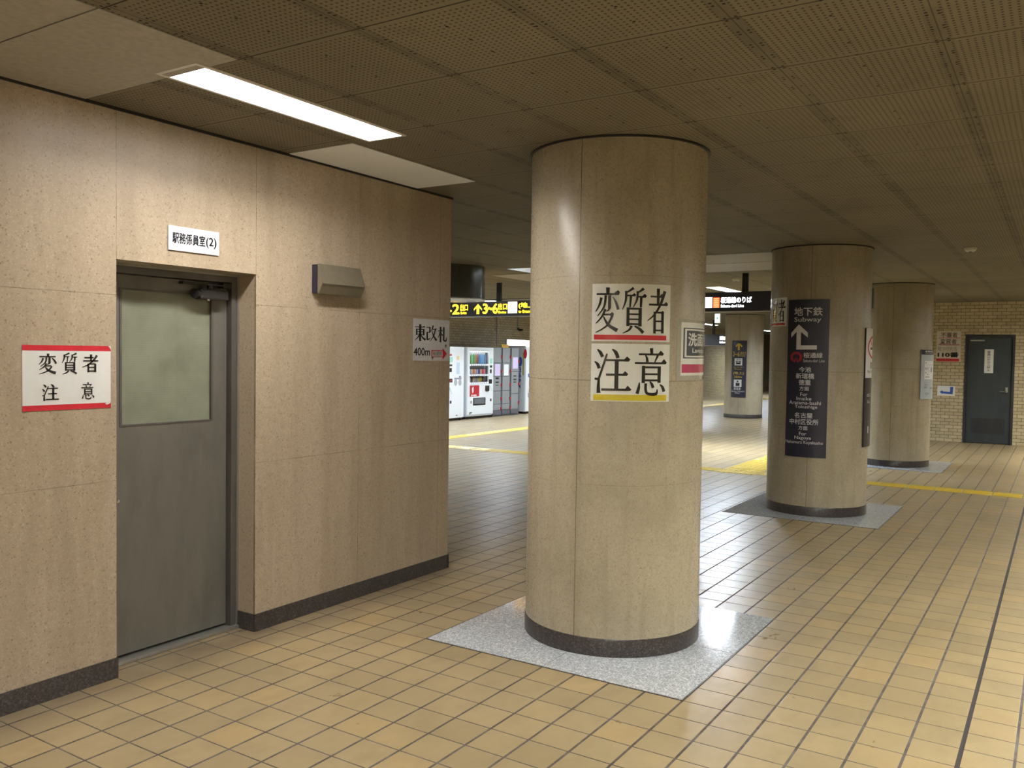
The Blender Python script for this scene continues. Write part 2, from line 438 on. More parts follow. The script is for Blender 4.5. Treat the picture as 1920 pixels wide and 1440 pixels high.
def sign(name, label, cat, surf, px, board_mat, thick, parts, board='sheet', group=None, gap=.0004):
    """px = (left, top, right, bottom) of the picture frame the artwork is drawn in"""
    x0, y0, x1, y1 = px; kx, ky = surf.w/(x1-x0), surf.h/(y1-y0)
    org = surf.base()
    root = thing(name, label, cat, org, 0, group)
    def lay(vf, d0, nm, mat, solid=None):
        bm = bmesh.new()
        for vs, fs in vf:
            vv = [bm.verts.new(((p[0]-x0)*kx, (p[1]-y0)*ky, 0)) for p in vs]
            for f in fs:
                try: bm.faces.new([vv[i] for i in f])
                except ValueError: pass
        if surf.curved:
            k = int(surf.w/.02)+1
            for i in range(1, k):
                bmesh.ops.bisect_plane(bm, geom=bm.verts[:]+bm.edges[:]+bm.faces[:], plane_co=(surf.w*i/k, 0, 0), plane_no=(1, 0, 0))
        if solid:
            fr = bmesh.ops.extrude_face_region(bm, geom=bm.faces[:])
            for v in [g for g in fr['geom'] if isinstance(g, bmesh.types.BMVert)]: v.co.z = solid
        for v in bm.verts: v.co = surf.at(v.co.x, v.co.y, d0+v.co.z)-org
        # all faces turned outwards
        if solid: bmesh.ops.recalc_face_normals(bm, faces=bm.faces[:])
        me = bpy.data.meshes.new(nm); bm.to_mesh(me); bm.free(); me.materials.append(mat)
        o = bpy.data.objects.new(nm, me); C.objects.link(o); o.parent = root
        return o
    lay([([(x0, y0), (x1, y0), (x1, y1), (x0, y1)], [(0, 1, 2, 3)])], gap, board, board_mat, thick)
    for i, p in enumerate(parts):
        nm, mat, elems = p[:3]
        d = gap+thick+.0006*(1+(p[3] if len(p) > 3 else i))
        if nm in ('arrow', 'red_arrow', 'line_emblem', 'prohibition_ring', 'pictogram_figure'): groups = [(nm, elems)]
        else: groups = [('character' if e[0] == 'glyph' else 'text_line' if e[0] == 'text' else 'mark' if 'lettering' in nm else nm, [e]) for e in elems]
        for g, es in groups:
            vf = art(es)
            if not vf: continue
            o = lay(vf, d, g, mat)
            if len(p) > 4: o['label'] = p[4]
    return root

# ------------------------------------------------------------------ hand-drawn mincho characters (pixel space of the big poster)
G_HEN = [([(283, 122), (283, 195)], [36, 26]), ([(168, 193), (385, 193)], 18), ('tri', [(335, 190), (385, 150), (406, 170), (394, 203), (335, 203)]),
    ([(262, 205), (255, 295), (232, 355), (180, 427)], [22, 20, 16, 7]), ([(302, 205), (302, 345)], 27), ([(305, 335), (292, 362), (268, 378)], [24, 16, 4]),
    ([(218, 228), (198, 310), (160, 380)], [25, 18, 6]), ([(335, 222), (368, 285), (390, 358)], [9, 22, 26]),
    ([(262, 352), (228, 430), (165, 507)], [22, 18, 7]), ([(243, 411), (325, 411)], 17), ('tri', [(305, 405), (330, 382), (350, 402), (335, 440), (312, 425)]),
    ([(335, 418), (290, 515), (228, 568), (162, 602)], [22, 20, 14, 6]), ([(243, 432), (292, 520), (385, 580)], [10, 26, 38])]
B_HEN = (158, 120, 408, 606)
G_SHITSU = [([(545, 125), (500, 158), (470, 172)], [26, 18, 10]), ([(470, 158), (466, 260), (435, 355)], [24, 20, 7]), ([(475, 206), (545, 206)], 15),
    ('tri', [(525, 202), (552, 178), (572, 196), (562, 214), (525, 214)]), ([(519, 206), (511, 332)], [22, 16]),
    ([(650, 128), (610, 160), (585, 172)], [28, 18, 10]), ([(588, 158), (580, 250), (543, 332)], [24, 20, 7]), ([(590, 217), (660, 217)], 16),
    ('tri', [(632, 212), (662, 184), (684, 206), (674, 226), (632, 226)]), ([(626, 217), (622, 330)], [26, 20]),
    ([(491, 332), (491, 532)], 27), ([(617, 336), (617, 532)], 31), ([(490, 346), (620, 346)], 18), ([(490, 404), (620, 404)], 15),
    ([(490, 458), (620, 458)], 15), ([(490, 510), (620, 510)], 17), ([(532, 528), (502, 575), (440, 608)], [26, 18, 6]), ([(560, 530), (612, 560), (652, 602)], [14, 26, 30])]
B_SHITSU = (432, 120, 684, 608)
G_SHA = [([(811, 125), (811, 297)], [32, 26]), ([(725, 211), (845, 211)], 17), ('tri', [(825, 208), (850, 178), (874, 198), (862, 220), (825, 220)]),
    ([(708, 297), (905, 297)], 19), ('tri', [(872, 290), (905, 264), (930, 288), (918, 308), (872, 308)]),
    ([(888, 150), (842, 285), (775, 398), (695, 472)], [32, 24, 18, 7]), ([(775, 372), (775, 605)], 25), ([(865, 376), (865, 602)], 28),
    ([(775, 381), (865, 381)], 17), ('tri', [(845, 374), (866, 360), (884, 376), (878, 395), (845, 392)]), ([(775, 474), (865, 474)], 16), ([(775, 572), (865, 572)], 17)]
B_SHA = (694, 120, 930, 606)
G_CHU = [([(184, 782), (215, 815), (238, 862)], [10, 30, 30]), ([(158, 912), (188, 940), (206, 985)], [10, 28, 30]),
    ([(284, 828), (240, 975), (203, 1095)], [16, 20, 20]), ([(160, 1096), (200, 1100)], [18, 24]), ([(205, 1090), (200, 1170), (203, 1248)], [18, 28, 36]),
    ([(335, 778), (372, 812), (396, 872)], [10, 32, 32]), ([(255, 896), (480, 896)], 20), ('tri', [(455, 890), (487, 854), (520, 886), (505, 908), (455, 908)]),
    ([(383, 896), (383, 1212)], 36), ([(276, 1050), (460, 1050)], 20), ('tri', [(440, 1044), (470, 1010), (502, 1042), (488, 1062), (440, 1062)]),
    ([(230, 1210), (500, 1210)], 22), ('tri', [(470, 1204), (498, 1164), (538, 1206), (522, 1222), (470, 1222)])]
B_CHU = (156, 776, 538, 1250)
G_I = [([(742, 762), (747, 825)], [34, 26]), ([(608, 829), (840, 829)], 19), ('tri', [(815, 824), (848, 786), (886, 822), (872, 840), (815, 840)]),
    ([(678, 838), (694, 870), (700, 910)], [10, 22, 26]), ([(815, 838), (780, 912)], [24, 10]), ([(568, 922), (880, 922)], 19),
    ('tri', [(855, 916), (888, 876), (922, 914), (908, 933), (855, 933)]), ([(660, 950), (660, 1135)], 32), ([(834, 955), (834, 1132)], 34),
    ([(660, 967), (830, 967)], 19), ([(660, 1040), (830, 1040)], 18), ([(660, 1106), (830, 1106)], 19),
    ([(620, 1128), (612, 1190), (596, 1250)], [8, 28, 32]), ([(686, 1138), (688, 1215), (715, 1250), (800, 1250), (815, 1200)], [26, 26, 26, 30, 8]),
    ([(728, 1118), (752, 1145), (768, 1186)], [8, 26, 30]), ([(843, 1150), (875, 1178), (894, 1226)], [8, 28, 32])]
B_I = (568, 760, 922, 1264)
def brush(g):      # the same characters without the triangular serifs, for the brush-lettered sheet
    return [s for s in g if s[0] != 'tri']
G_HIGASHI = [([(1250, 830), (1345, 830)], 8), ('tri', [(1328, 828), (1342, 815), (1356, 830), (1328, 834)]), ([(1303, 800), (1303, 982)], 19),
    ([(1268, 850), (1268, 918)], 13), ([(1338, 850), (1338, 918)], 15), ([(1268, 855), (1338, 855)], 8), ([(1268, 881), (1338, 881)], 8), ([(1268, 908), (1338, 908)], 8),
    ([(1298, 908), (1278, 945), (1248, 976)], [14, 10, 3]), ([(1308, 908), (1330, 945), (1358, 968)], [5, 14, 22])]
G_KAI = [([(1372, 828), (1410, 828)], 8), ([(1408, 824), (1408, 885)], 14), ([(1378, 881), (1410, 881)], 8), ([(1381, 880), (1380, 955)], 14), ([(1376, 962), (1396, 958), (1416, 942)], [20, 12, 4]),
    ([(1442, 805), (1432, 845), (1416, 872)], [16, 10, 4]), ([(1430, 846), (1476, 846)], 8), ('tri', [(1462, 844), (1472, 832), (1484, 846), (1462, 850)]),
    ([(1466, 850), (1450, 915), (1410, 982)], [13, 11, 3]), ([(1430, 862), (1448, 920), (1480, 970)], [4, 14, 22])]
G_SATSU = [([(1494, 862), (1536, 862)], 8), ('tri', [(1524, 860), (1534, 848), (1546, 862), (1524, 866)]), ([(1520, 818), (1520, 988)], 16),
    ([(1517, 866), (1506, 910), (1490, 944)], [11, 8, 3]), ([(1525, 884), (1544, 914)], [5, 15]), ([(1556, 820), (1556, 950)], 16),
    ([(1553, 945), (1560, 968), (1580, 970), (1588, 930)], [16, 15, 16, 5])]

# ------------------------------------------------------------------ lamps and openings in the ceiling
# (x0, y0, x1, y1, radiance, label)
LAMPS = [
    (2.105, 2.778, 3.305, 2.996, LAMP_NEAR, 'lit fluorescent ceiling light above the grey steel door, nearest one'),
    (-2.48, 2.778, -1.28, 2.996, LAMP_BACK, 'recessed ceiling light in line with the nearest one, behind the viewer'),
    (12.75, 4.42, 13.95, 4.64, LAMP_FAR*2.1, 'lit ceiling light just above the hanging sign with orange stripes'),
    (7.6, 8.6, 8.8, 8.82, LAMP_FAR, 'lit ceiling light over the open hall behind the left wall block'),
    (14.24, 9.68, 15.44, 9.90, LAMP_FAR, 'lit ceiling light just above the hanging exit sign in yellow letters'),
    (20.4, 9.68, 21.6, 9.90, LAMP_FAR, 'lit ceiling light along the side wall, past the vending machines'),
    (26.6, 9.68, 27.8, 9.90, LAMP_FAR, 'far lit ceiling light left of the farthest round pillar'),
    (33.1, 9.68, 34.3, 9.90, LAMP_FAR, 'farthest lit ceiling light, right of the farthest round pillar'),
    (19.5, 4.42, 20.7, 4.64, LAMP_FAR, 'ceiling light before the farthest round pillar'),
    (17.3, 9.68, 18.5, 9.90, LAMP_FAR, 'unseen ceiling light added before the coin lockers'),  # hidden lamp, added to brighten the lockers and vending machines
    (11.0, 9.68, 12.2, 9.90, LAMP_FAR, 'unseen ceiling light added before the left end of the vending machines'),  # out of view, an extra lamp to make the far hall brighter
]
for k in range(9):
    LAMPS.append((-3.7+2.3*k, -1.01, -2.5+2.3*k, -.79, LAMP_RIGHT*(2.5, 2.3, .75, 1.6, 1.15, .55, .36, .62, 2.3)[k], 'unseen recessed ceiling light in the row added along the right side of the hall'))  # unseen lamps, added and graded in strength to light pillars and floor
PANEL = (9.12, 4.75, 9.72, 5.94)      # large square light panel
holes = [l[:4] for l in LAMPS] + [PANEL]
X0, X1, Y0, Y1 = -5.0, 44.0, -4.2, 12.2

# ------------------------------------------------------------------ the setting
bm = B(X0, Y0, -.12, X1, Y1+.2, 0); struct(obj('floor', bm, FLOOR))
bm = bmesh.new(); grid_rect(bm, X0, Y0, X1, Y1+.2, H, holes, True)
struct(obj('ceiling', bm, CEIL, smooth=None))
# left block with the door opening
DX0, DX1, DZ, DY = 2.299, 3.092, 1.902, 3.725
bm = B((X0, YW, 0, DX0, YW+.32, H), (DX1, YW, 0, 4.80, YW+.32, H), (DX0, YW, DZ, DX1, YW+.32, H), (4.48, YW+.32, 0, 4.80, Y1, H))
struct(obj('wall_left', bm, WALL))
bm = B((X0, YW-.006, 0, DX0+.004, YW+.004, .094), (DX1-.004, YW-.006, 0, 4.806, YW+.004, .094), (DX1-.006, YW, 0, DX1+.004, DY, .094),
       (DX0-.004, YW, 0, DX0+.006, DY, .094), (4.796, YW-.006, 0, 4.806, Y1, .094))
struct(obj('baseboard_left', bm, SKIRT))
struct(obj('wall_back', B(X0-.2, Y0-.2, 0, X0, Y1, H), WALL))
struct(obj('wall_right_added', B(X0, Y0-.2, 0, 17.8, Y0, H), BRICK_X))  # unseen wall, added to bounce light back into the hall
EX = 17.8
bm = B((EX, Y0-.2, 0, EX+.4, .715, H), (EX, 1.512, 0, EX+.4, 3.4, H), (EX, .715, 1.985, EX+.4, 1.512, H), (EX+.15, .6, 0, EX+.4, 1.6, 1.99))
struct(obj('wall_end', bm, BRICK_Y))
struct(obj('wall_passage', B(EX+.4, 3.2, 0, X1, 3.4, H), BRICK_X))
struct(obj('wall_alcove', B(4.8, Y1, 0, 20.6, Y1+.2, H), BRICK_X))
struct(obj('wall_side', B(20.4, 11.4, 0, X1, 11.6, H), BRICK_X))
struct(obj('trim_1', B(20.4, 11.6, 0, 20.6, Y1, H), BRICK_Y))
struct(obj('wall_far', B(X1, 3.2, 0, X1+.2, 11.6, H), BRICK_Y))
# ceiling step over the far hall: black slot, then a fascia
struct(obj('trim_2', B((14.02, 3.4, H-.012, 14.10, Y1, H-.001)), BLACKP))
struct(obj('trim_3', B((14.10, 3.4, H-.016, 14.17, Y1, H-.001)), CREAMBOARD))
# thin dark trim where the left wall meets the ceiling
struct(obj('trim_4', B((X0, YW-.008, H-.014, 4.808, YW+.004, H-.001)), DARKFRAME))

# smooth replacement boards laid in the ceiling
def ceil_panel(x0, y0, x1, y1, mat, label):
    o = obj('ceiling_panel', B(x0-(x0+x1)/2, y0-(y0+y1)/2, -.004, x1-(x0+x1)/2, y1-(y0+y1)/2, 0, bev=.001), mat, loc=((x0+x1)/2, (y0+y1)/2, H-.0005))
    tag(o, label, 'ceiling panel')
ceil_panel(1.605, 2.60, 2.15, YW-.01, CREAMBOARD, 'smooth cream ceiling panel at the left end of the nearest lit ceiling light')
ceil_panel(.52, 2.60, 1.598, YW-.01, CREAMBOARD, 'smooth stained ceiling panel in the top left corner')
ceil_panel(3.31, 3.115, 4.41, YW-.01, WHITEBOARD, 'clean white ceiling panel beside the wall, right of the nearest lit ceiling light')
ceil_panel(8.75, 2.45, 9.58, 4.4, CREAMBOARD, 'pale ceiling panel strip seen between two pillars, nearer half')
ceil_panel(9.60, 2.45, 10.5, 4.4, CREAMBOARD, 'pale ceiling panel strip seen between two pillars, farther half')
ceil_panel(9.74, 5.55, 10.78, 6.6, CREAMBOARD, 'pale ceiling panel behind the square light panel above the exit sign')

def lamp(x0, y0, x1, y1, rad, label, depth=.085):
    cx, cy = (x0+x1)/2, (y0+y1)/2; hx, hy = (x1-x0)/2, (y1-y0)/2
    r = thing('ceiling_light', label, 'ceiling light', (cx, cy, H), 0, 'added right-hand row of ceiling lights' if y0 < 0 else 'fluorescent ceiling lights')
    hm = plain('white_lamp_housing', rgb(.7, .7, .7), .5)
    t = .012
    obj('housing', B((-hx-t, -hy-t, 0.001, hx+t, -hy, depth+.02), (-hx-t, hy, 0.001, hx+t, hy+t, depth+.02), (-hx-t, -hy, 0.001, -hx, hy, depth+.02),
        (hx, -hy, 0.001, hx+t, hy, depth+.02), (-hx-t, -hy-t, depth+.02, hx+t, hy+t, depth+.03)), hm, r)
    obj('rim', B((-hx-.014, -hy-.014, -.006, hx+.014, -hy+.003, .004), (-hx-.014, hy-.003, -.006, hx+.014, hy+.014, .004),
        (-hx-.014, -hy, -.006, -hx+.003, hy, .004), (hx-.003, -hy, -.006, hx+.014, hy, .004)), hm, r)
    col = rgb(1, .955, .90) if y0 < 4 and y0 > 0 else rgb(.89, 1, 1.13) if y0 > 4 else rgb(1, .99, .90)
    obj('diffuser', B(-hx+.004, -hy+.012, depth-.012, hx-.004, hy-.012, depth+.01), glow('lamp_glow_%g_%d' % (rad, y0), col, rad), r)
for l in LAMPS: lamp(*l, depth=.085 if l[1] > 0 else .066)
def light_panel(x0, y0, x1, y1):
    cx, cy = (x0+x1)/2, (y0+y1)/2; hx, hy = (x1-x0)/2, (y1-y0)/2
    r = thing('light_panel', 'broad white light panel recessed in the ceiling above the hanging exit sign', 'ceiling light', (cx, cy, H))
    hm = plain('white_lamp_housing', rgb(.7, .7, .7), .5); t = .01; d = .12
    obj('housing', B((-hx-t, -hy-t, .001, hx+t, -hy, d), (-hx-t, hy, .001, hx+t, hy+t, d), (-hx-t, -hy, .001, -hx, hy, d), (hx, -hy, .001, hx+t, hy, d), (-hx-t, -hy-t, d, hx+t, hy+t, d+.01)), hm, r)
    obj('diffuser', B(-hx+.05, -hy+.05, d-.03, hx-.05, hy-.25, d-.005), glow('panel_glow', rgb(.85, .95, 1), 6.), r)
light_panel(*PANEL)
def detector(x, y, z, label, r=.055):
    t = thing('smoke_detector', label, 'smoke detector', (x, y, z))
    obj('body', lathe([(r*.55, -.035), (r*.8, -.028), (r, -.012), (r, 0)], 28), plain('ivory_plastic', rgb(.6, .58, .5), .4), t, True)
    obj('lens', lathe([(r*.2, -.042), (r*.3, -.036), (r*.3, -.03)], 16), BLACKP, t, True)
detector(9.27, .77, H, 'small round ceiling detector above the slate door side of the hall')
detector(11.57, 3.79, H, 'small pale ceiling detector above the orange-striped hanging sign')
detector(11.9, 7.2, H, 'small pale ceiling detector beside the nearest pillar, above the exit sign')

# ------------------------------------------------------------------ pillars
R = .470
PILL = [(4.247, 2.050), (8.830, 2.036), (13.41, 2.021), (21.40, 6.76)]
PLAB = ['nearest and largest round stone pillar, wearing two big black-lettered posters',
        'second round stone pillar, wearing the tall navy direction sign',
        'third round stone pillar, nearest to the slate door, wearing a pale notice board',
        'farthest round stone pillar, standing alone behind the hanging orange-striped sign']
for (cx, cy), lb in zip(PILL, PLAB):
    t = thing('round_pillar', lb, 'pillar', (cx, cy, 0), 0, 'round stone pillars')
    obj('shaft', lathe([(R, .092), (R, H-.012), (R-.004, H-.001)], 128), PILLAR, t, True)
    obj('skirting', lathe([(R+.004, .0045), (R+.004, .088), (R+.001, .094)], 128), SKIRT, t, True)
    obj('collar', lathe([(R+.012, H-.010), (R+.012, H-.001)], 96), DARKFRAME, t, True)
def plate(cx, cy, label, hs=.7055):
    t = thing('granite_base_plate', label, 'base plate', (cx, cy, 0), 0, 'granite plates under the pillars')
    g = .0022
    for sx in (-1, 1):
        for sy in (-1, 1):
            x0, x1 = sorted((sx*g, sx*hs)); y0, y1 = sorted((sy*g, sy*hs))
            obj('slab', B(x0, y0, .0005, x1, y1, .004, bev=.0006), PLATE, t)
    fr = .006
    obj('edge_joint', B((-hs-fr, -hs-fr, 0.0003, hs+fr, -hs, .0022), (-hs-fr, hs, .0003, hs+fr, hs+fr, .0022), (-hs-fr, -hs, .0003, -hs, hs, .0022), (hs, -hs, .0003, hs+fr, hs, .0022)), SKIRT, t)
plate(4.2365, 2.06, 'pale speckled granite plate in the floor under the nearest pillar')
plate(8.83, 2.036, 'pale speckled granite plate in the floor under the second pillar')
plate(13.41, 2.021, 'pale speckled granite plate in the floor under the third pillar, by the slate door')
t = thing('round_bulkhead', 'short grey metal drum hanging from the ceiling above the yellow exit sign', 'bulkhead', (8.63, 6.50, 2.165))
obj('shell', lathe([(R-.02, 0), (R, .006), (R, H-2.165-.001)], 96), mat_painted_steel('dark_grey_drum', rgb(.10, .105, .095), .16, .3), t, True)
obj('bottom_ring', lathe([(R+.006, .001), (R+.006, .014)], 96), ALU, t, True)

# ------------------------------------------------------------------ tactile strips
def tactile(name, x0, y0, x1, y1, along, label):
    L = (x1-x0) if along == 'x' else (y1-y0); Wd = (y1-y0) if along == 'x' else (x1-x0)
    bm = bmesh.new(); n = max(1, round(L/.30)); p = L/n; nb = max(4, round(Wd/.075))
    for i in range(n):
        a, b = i*p+.006, (i+1)*p-.006
        q = (a, 0, .0005, b, Wd, .004) if along == 'x' else (0, a, .0005, Wd, b, .004)
        box(bm, *q)
        for k in range(nb):
            c = Wd*(k+.5)/nb; h = .016
            q = (a+.012, c-h, .004, b-.012, c+h, .009) if along == 'x' else (c-h, a+.012, .004, c+h, b-.012, .009)
            vs0 = len(bm.verts); box(bm, *q)
            bm.verts.ensure_lookup_table()
            top = [v for v in bm.verts[vs0:] if v.co.z > .008]
            mx = sum(v.co.x for v in top)/4; my = sum(v.co.y for v in top)/4
            for v in top: v.co.x += .006*(1 if v.co.x < mx else -1); v.co.y += .006*(1 if v.co.y < my else -1)
    o = obj(name, bm, TACT, loc=(x0, y0, 0)); tag(o, label, 'tactile paving')
tactile('tactile_strip', 10.95, -4.1, 11.25, 3.27, 'y', 'yellow tactile strip crossing the floor behind the second pillar to the right')
tactile('tactile_strip', 10.95, 3.80, 11.25, 9.0, 'y', 'yellow tactile strip leading left behind the nearest pillar to the open hall')
tactile('tactile_warning_patch', 10.90, 3.28, 11.40, 3.79, 'x', 'square yellow tactile patch where the strips meet, left of the second pillar')
tactile('tactile_strip', 11.42, 3.30, 17.4, 3.78, 'x', 'yellow tactile strip running away from the patch behind the second pillar')
tactile('tactile_strip', 6.0, 9.02, 40.0, 9.32, 'x', 'long yellow tactile strip in front of the vending machines and lockers')

# ------------------------------------------------------------------ door in the left wall
D = bpy.data.objects.new('door_1', None); C.objects.link(D); D.location = ((DX0+DX1)/2, DY, 0); struct(D)
ox, oy = D.location.x, D.location.y
def rel(*bs, bev=0): return B(*[(b[0]-ox, b[1]-oy, b[2], b[3]-ox, b[4]-oy, b[5]) for b in bs], bev=bev)
fy = DY
obj('frame', rel((DX0, fy, 0, DX0+.045, fy+.12, DZ), (DX1-.045, fy, 0, DX1, fy+.12, DZ), (DX0+.045, fy, DZ-.045, DX1-.045, fy+.12, DZ)), FRAME, D)
obj('frame_lip', rel((DX1-.012, fy-.008, 0, DX1-.001, fy, DZ), (DX0+.001, fy-.008, 0, DX0+.012, fy, DZ), (DX0+.012, fy-.008, DZ-.012, DX1-.012, fy, DZ-.001)), ALU, D)
ly = fy+.035; lx0, lx1, lz1 = DX0+.049, DX1-.049, DZ-.049
gx0, gx1, gz0, gz1 = lx0+.075, 2.956, 1.130, 1.790
obj('leaf', rel((lx0, ly, .03, gx0, ly+.04, lz1), (gx1, ly, .03, lx1, ly+.04, lz1), (gx0, ly, .03, gx1, ly+.04, gz0), (gx0, ly, gz1, gx1, ly+.04, lz1)), STEEL, D)
obj('glass', rel((gx0+.002, ly+.013, gz0+.002, gx1-.002, ly+.019, gz1-.002)), GLASS, D)
b_ = .012
obj('glazing_bead', rel((gx0, ly-.003, gz0, gx0+b_, ly+.012, gz1), (gx1-b_, ly-.003, gz0, gx1, ly+.012, gz1), (gx0+b_, ly-.003, gz0, gx1-b_, ly+.012, gz0+b_*.6), (gx0+b_, ly-.003, gz1-b_*.6, gx1-b_, ly+.012, gz1)), FRAME, D)
obj('sill', rel((DX0+.002, fy-.02, .0005, DX1-.002, fy+.10, .018), bev=.003), ALU, D)
cl = obj('closer', rel((2.83, ly-.065, 1.760, 3.005, ly-.012, 1.812), bev=.008), plain('dark_closer_paint', rgb(.014, .013, .012), .5), D)
bm = bmesh.new(); tube(bm, (2.80-ox, ly-.055-oy, 1.786), (2.84-ox, ly-.04-oy, 1.786), .024, 20); obj('closer_cylinder', bm, BLACKP, cl, True)
bm = bmesh.new()
tube(bm, (2.905-ox, ly-.04-oy, 1.815), (2.905-ox, ly-.04-oy, 1.838), .014, 16)
box(bm, 2.745-ox, ly-.05-oy, 1.832, 3.02-ox, ly-.028-oy, 1.842, bev=.002)
tube(bm, (2.742-ox, ly-.05-oy, 1.838), (2.742-ox, ly-.015-oy, 1.838), .008, 12)
box(bm, 2.98-ox, ly-.052-oy, 1.826, 3.03-ox, ly-.004-oy, 1.850, bev=.003)
obj('closer_arm', bm, plain('dark_closer_paint', rgb(.014, .013, .012), .5), cl)
bm = bmesh.new(); tube(bm, (2.885-ox, ly-.052-oy, 1.752), (2.885-ox, ly-.052-oy, 1.764), .009, 14); obj('valve_screw', bm, CHROME, cl, True)
bm = bmesh.new(); tube(bm, (2.384-ox, ly-oy, .785), (2.384-ox, ly-.05-oy, .785), .009, 14); tube(bm, (2.384-ox, ly-.05-oy, .785), (2.352-ox, ly-.05-oy, .785), .010, 14)
tube(bm, (2.384-ox, ly-oy, .785), (2.384-ox, ly-.006-oy, .785), .020, 20)
obj('handle', bm, CHROME, D, True)

# ------------------------------------------------------------------ slate door in the end wall
D2 = bpy.data.objects.new('door_2', None); C.objects.link(D2); D2.location = (EX, 1.113, 0); struct(D2)
def rel2(*bs, bev=0): return B(*[(b[0]-EX, b[1]-1.113, b[2], b[3]-EX, b[4]-1.113, b[5]) for b in bs], bev=bev)
obj('frame', rel2((EX-.015, .716, 0, EX+.14, .752, 1.984), (EX-.015, 1.474, 0, EX+.14, 1.511, 1.984), (EX-.015, .752, 1.945, EX+.14, 1.474, 1.984)), DARKFRAME, D2)
obj('leaf', rel2((EX+.03, .755, .012, EX+.07, 1.471, 1.942)), DARKDOOR, D2)
lv = [(EX+.022, .845, z0, EX+.028, 1.385, z0+.012) for z0 in [.20+.021*k for k in range(12)]]
obj('louvre', rel2((EX+.026, .84, .185, EX+.031, 1.39, .462), *lv), DARKFRAME, D2)
obj('closer_plate', rel2((EX+.018, 1.20, 1.868, EX+.03, 1.43, 1.892), bev=.003), ALU, D2)
h2 = obj('handle', B((.020, -.300, .945, .030, -.262, 1.035), bev=.004), ALU, D2)
bm = bmesh.new(); tube(bm, (.022, -.281, .965), (-.035, -.281, .965), .009, 12); tube(bm, (-.035, -.285, .962), (-.035, -.185, .962), .010, 12); tube(bm, (.022, -.281, 1.012), (.008, -.281, 1.012), .010, 14)
obj('lever', bm, CHROME, h2, True)

# ------------------------------------------------------------------ wall box
t = thing('wall_box', 'champagne metal box with a slanted front on the left wall', 'wall box', (3.66, YW, 1.91))
bm = bmesh.new(); x0, x1 = -.172, .176
def prism(bm, prof, xa, xb):
    a = [bm.verts.new((xa, p[0], p[1])) for p in prof]; b = [bm.verts.new((xb, p[0], p[1])) for p in prof]
    n = len(prof)
    bm.faces.new(a); bm.faces.new(b[::-1])
    for i in range(n): bm.faces.new((a[i], b[i], b[(i+1) % n], a[(i+1) % n]))
prism(bm, [(-.052, .086), (-.085, -.022), (-.089, -.028), (-.058, -.084), (-.046, -.084), (-.046, .086)], x0, x1)
bmesh.ops.bevel(bm, geom=bm.edges[:], offset=.003, segments=2, affect='EDGES')
obj('front_cover', bm, CHAMP, t)
obj('back_case', B(x0+.003, -.046, -.080, x1-.003, -.0005, .082, bev=.003), NIGHT, t)
obj('fold_line', B(x0+.004, -.0905, -.030, x1-.004, -.0875, -.026), plain('champagne_shade', rgb(.10, .085, .06), .4, .3), t)

# ------------------------------------------------------------------ signs on the left wall
WL = lambda x0, z1, x1, z0: Flat((x0, YW, z1), (1, 0, 0), (0, -1, 0), x1-x0, z1-z0)
def gl(g, b, tb, k=1.): return ('glyph', g, b, tb, k)
sign('warning_sheet', 'white sheet with red bands and black brush lettering, left of the steel door', 'notice',
    WL(1.881, 1.511, 2.270, 1.236), (121, 740, 628, 1112), PAPER, .0012,
    [('red_band', RED, [('rect', (121, 740, 628, 771)), ('rect', (121, 1081, 628, 1112))], 0, 'red tape-like bands'),
     ('lettering', INK, [gl(brush(G_HEN), B_HEN, (208, 788, 312, 905), 1.2), gl(brush(G_SHITSU), B_SHITSU, (336, 783, 434, 906), 1.1), gl(brush(G_SHA), B_SHA, (453, 790, 562, 897), 1.2),
        gl(brush(G_CHU), B_CHU, (226, 963, 330, 1057), 1.25), gl(brush(G_I), B_I, (448, 955, 530, 1055), 1.2)], 1),
     ('curled_corner', plain('pale_tape', rgb(.68, .62, .62), .35), [('poly', [(612, 740), (628, 740), (628, 762)]), ('poly', [(590, 1088), (620, 1070), (624, 1086), (604, 1094)])], 2)])
sign('room_nameplate', 'white plastic nameplate with black characters on the wall above the steel door', 'nameplate',
    WL(2.561, 2.0895, 2.850, 1.974), (942, 1265, 1224, 1400), plain('white_acrylic', rgb(.78, .80, .84), .3), .008,
    [('lettering', plain('navy_ink', rgb(.02, .02, .05), .4), [('text', '駅務係員室', (962, 1300, 1142, 1360), .03), ('text', '(2)', (1148, 1304, 1207, 1366), .02)])], 'plate')
sign('direction_sheet', 'white sheet with black characters and a small red arrow at the wall corner', 'notice',
    WL(4.395, 1.728, 4.790, 1.449), (1232, 738, 1620, 1197), plain('grey_white_paper', rgb(.60, .61, .64), .5), .0012,
    [('lettering', INK, [gl(G_HIGASHI, (1248, 800, 1358, 985), (1246, 798, 1360, 985)), gl(G_KAI, (1372, 800, 1485, 985), (1368, 800, 1482, 985)), gl(G_SATSU, (1488, 815, 1592, 990), (1488, 812, 1592, 990)),
        ('text', '400m', (1240, 1055, 1408, 1140), .02), ('text', '桜通線', (1440, 1092, 1536, 1140), .0),
        ('stroke', [(1571, 1030), (1580, 1012), (1590, 1032)], 6), ('stroke', [(1580, 1022), (1578, 1048)], 7), ('stroke', [(1424, 1168), (1434, 1152), (1446, 1168)], 6), ('stroke', [(1435, 1160), (1436, 1188)], 7)], 0),
     ('red_arrow', RED, [('stroke', [(1428, 1150), (1428, 1080)], 9), ('stroke', [(1424, 1081), (1545, 1081)], 9), ('stroke', [(1424, 1150), (1545, 1150)], 7), ('poly', [(1545, 1052), (1592, 1116), (1545, 1186)])], 1, 'red block arrow')])

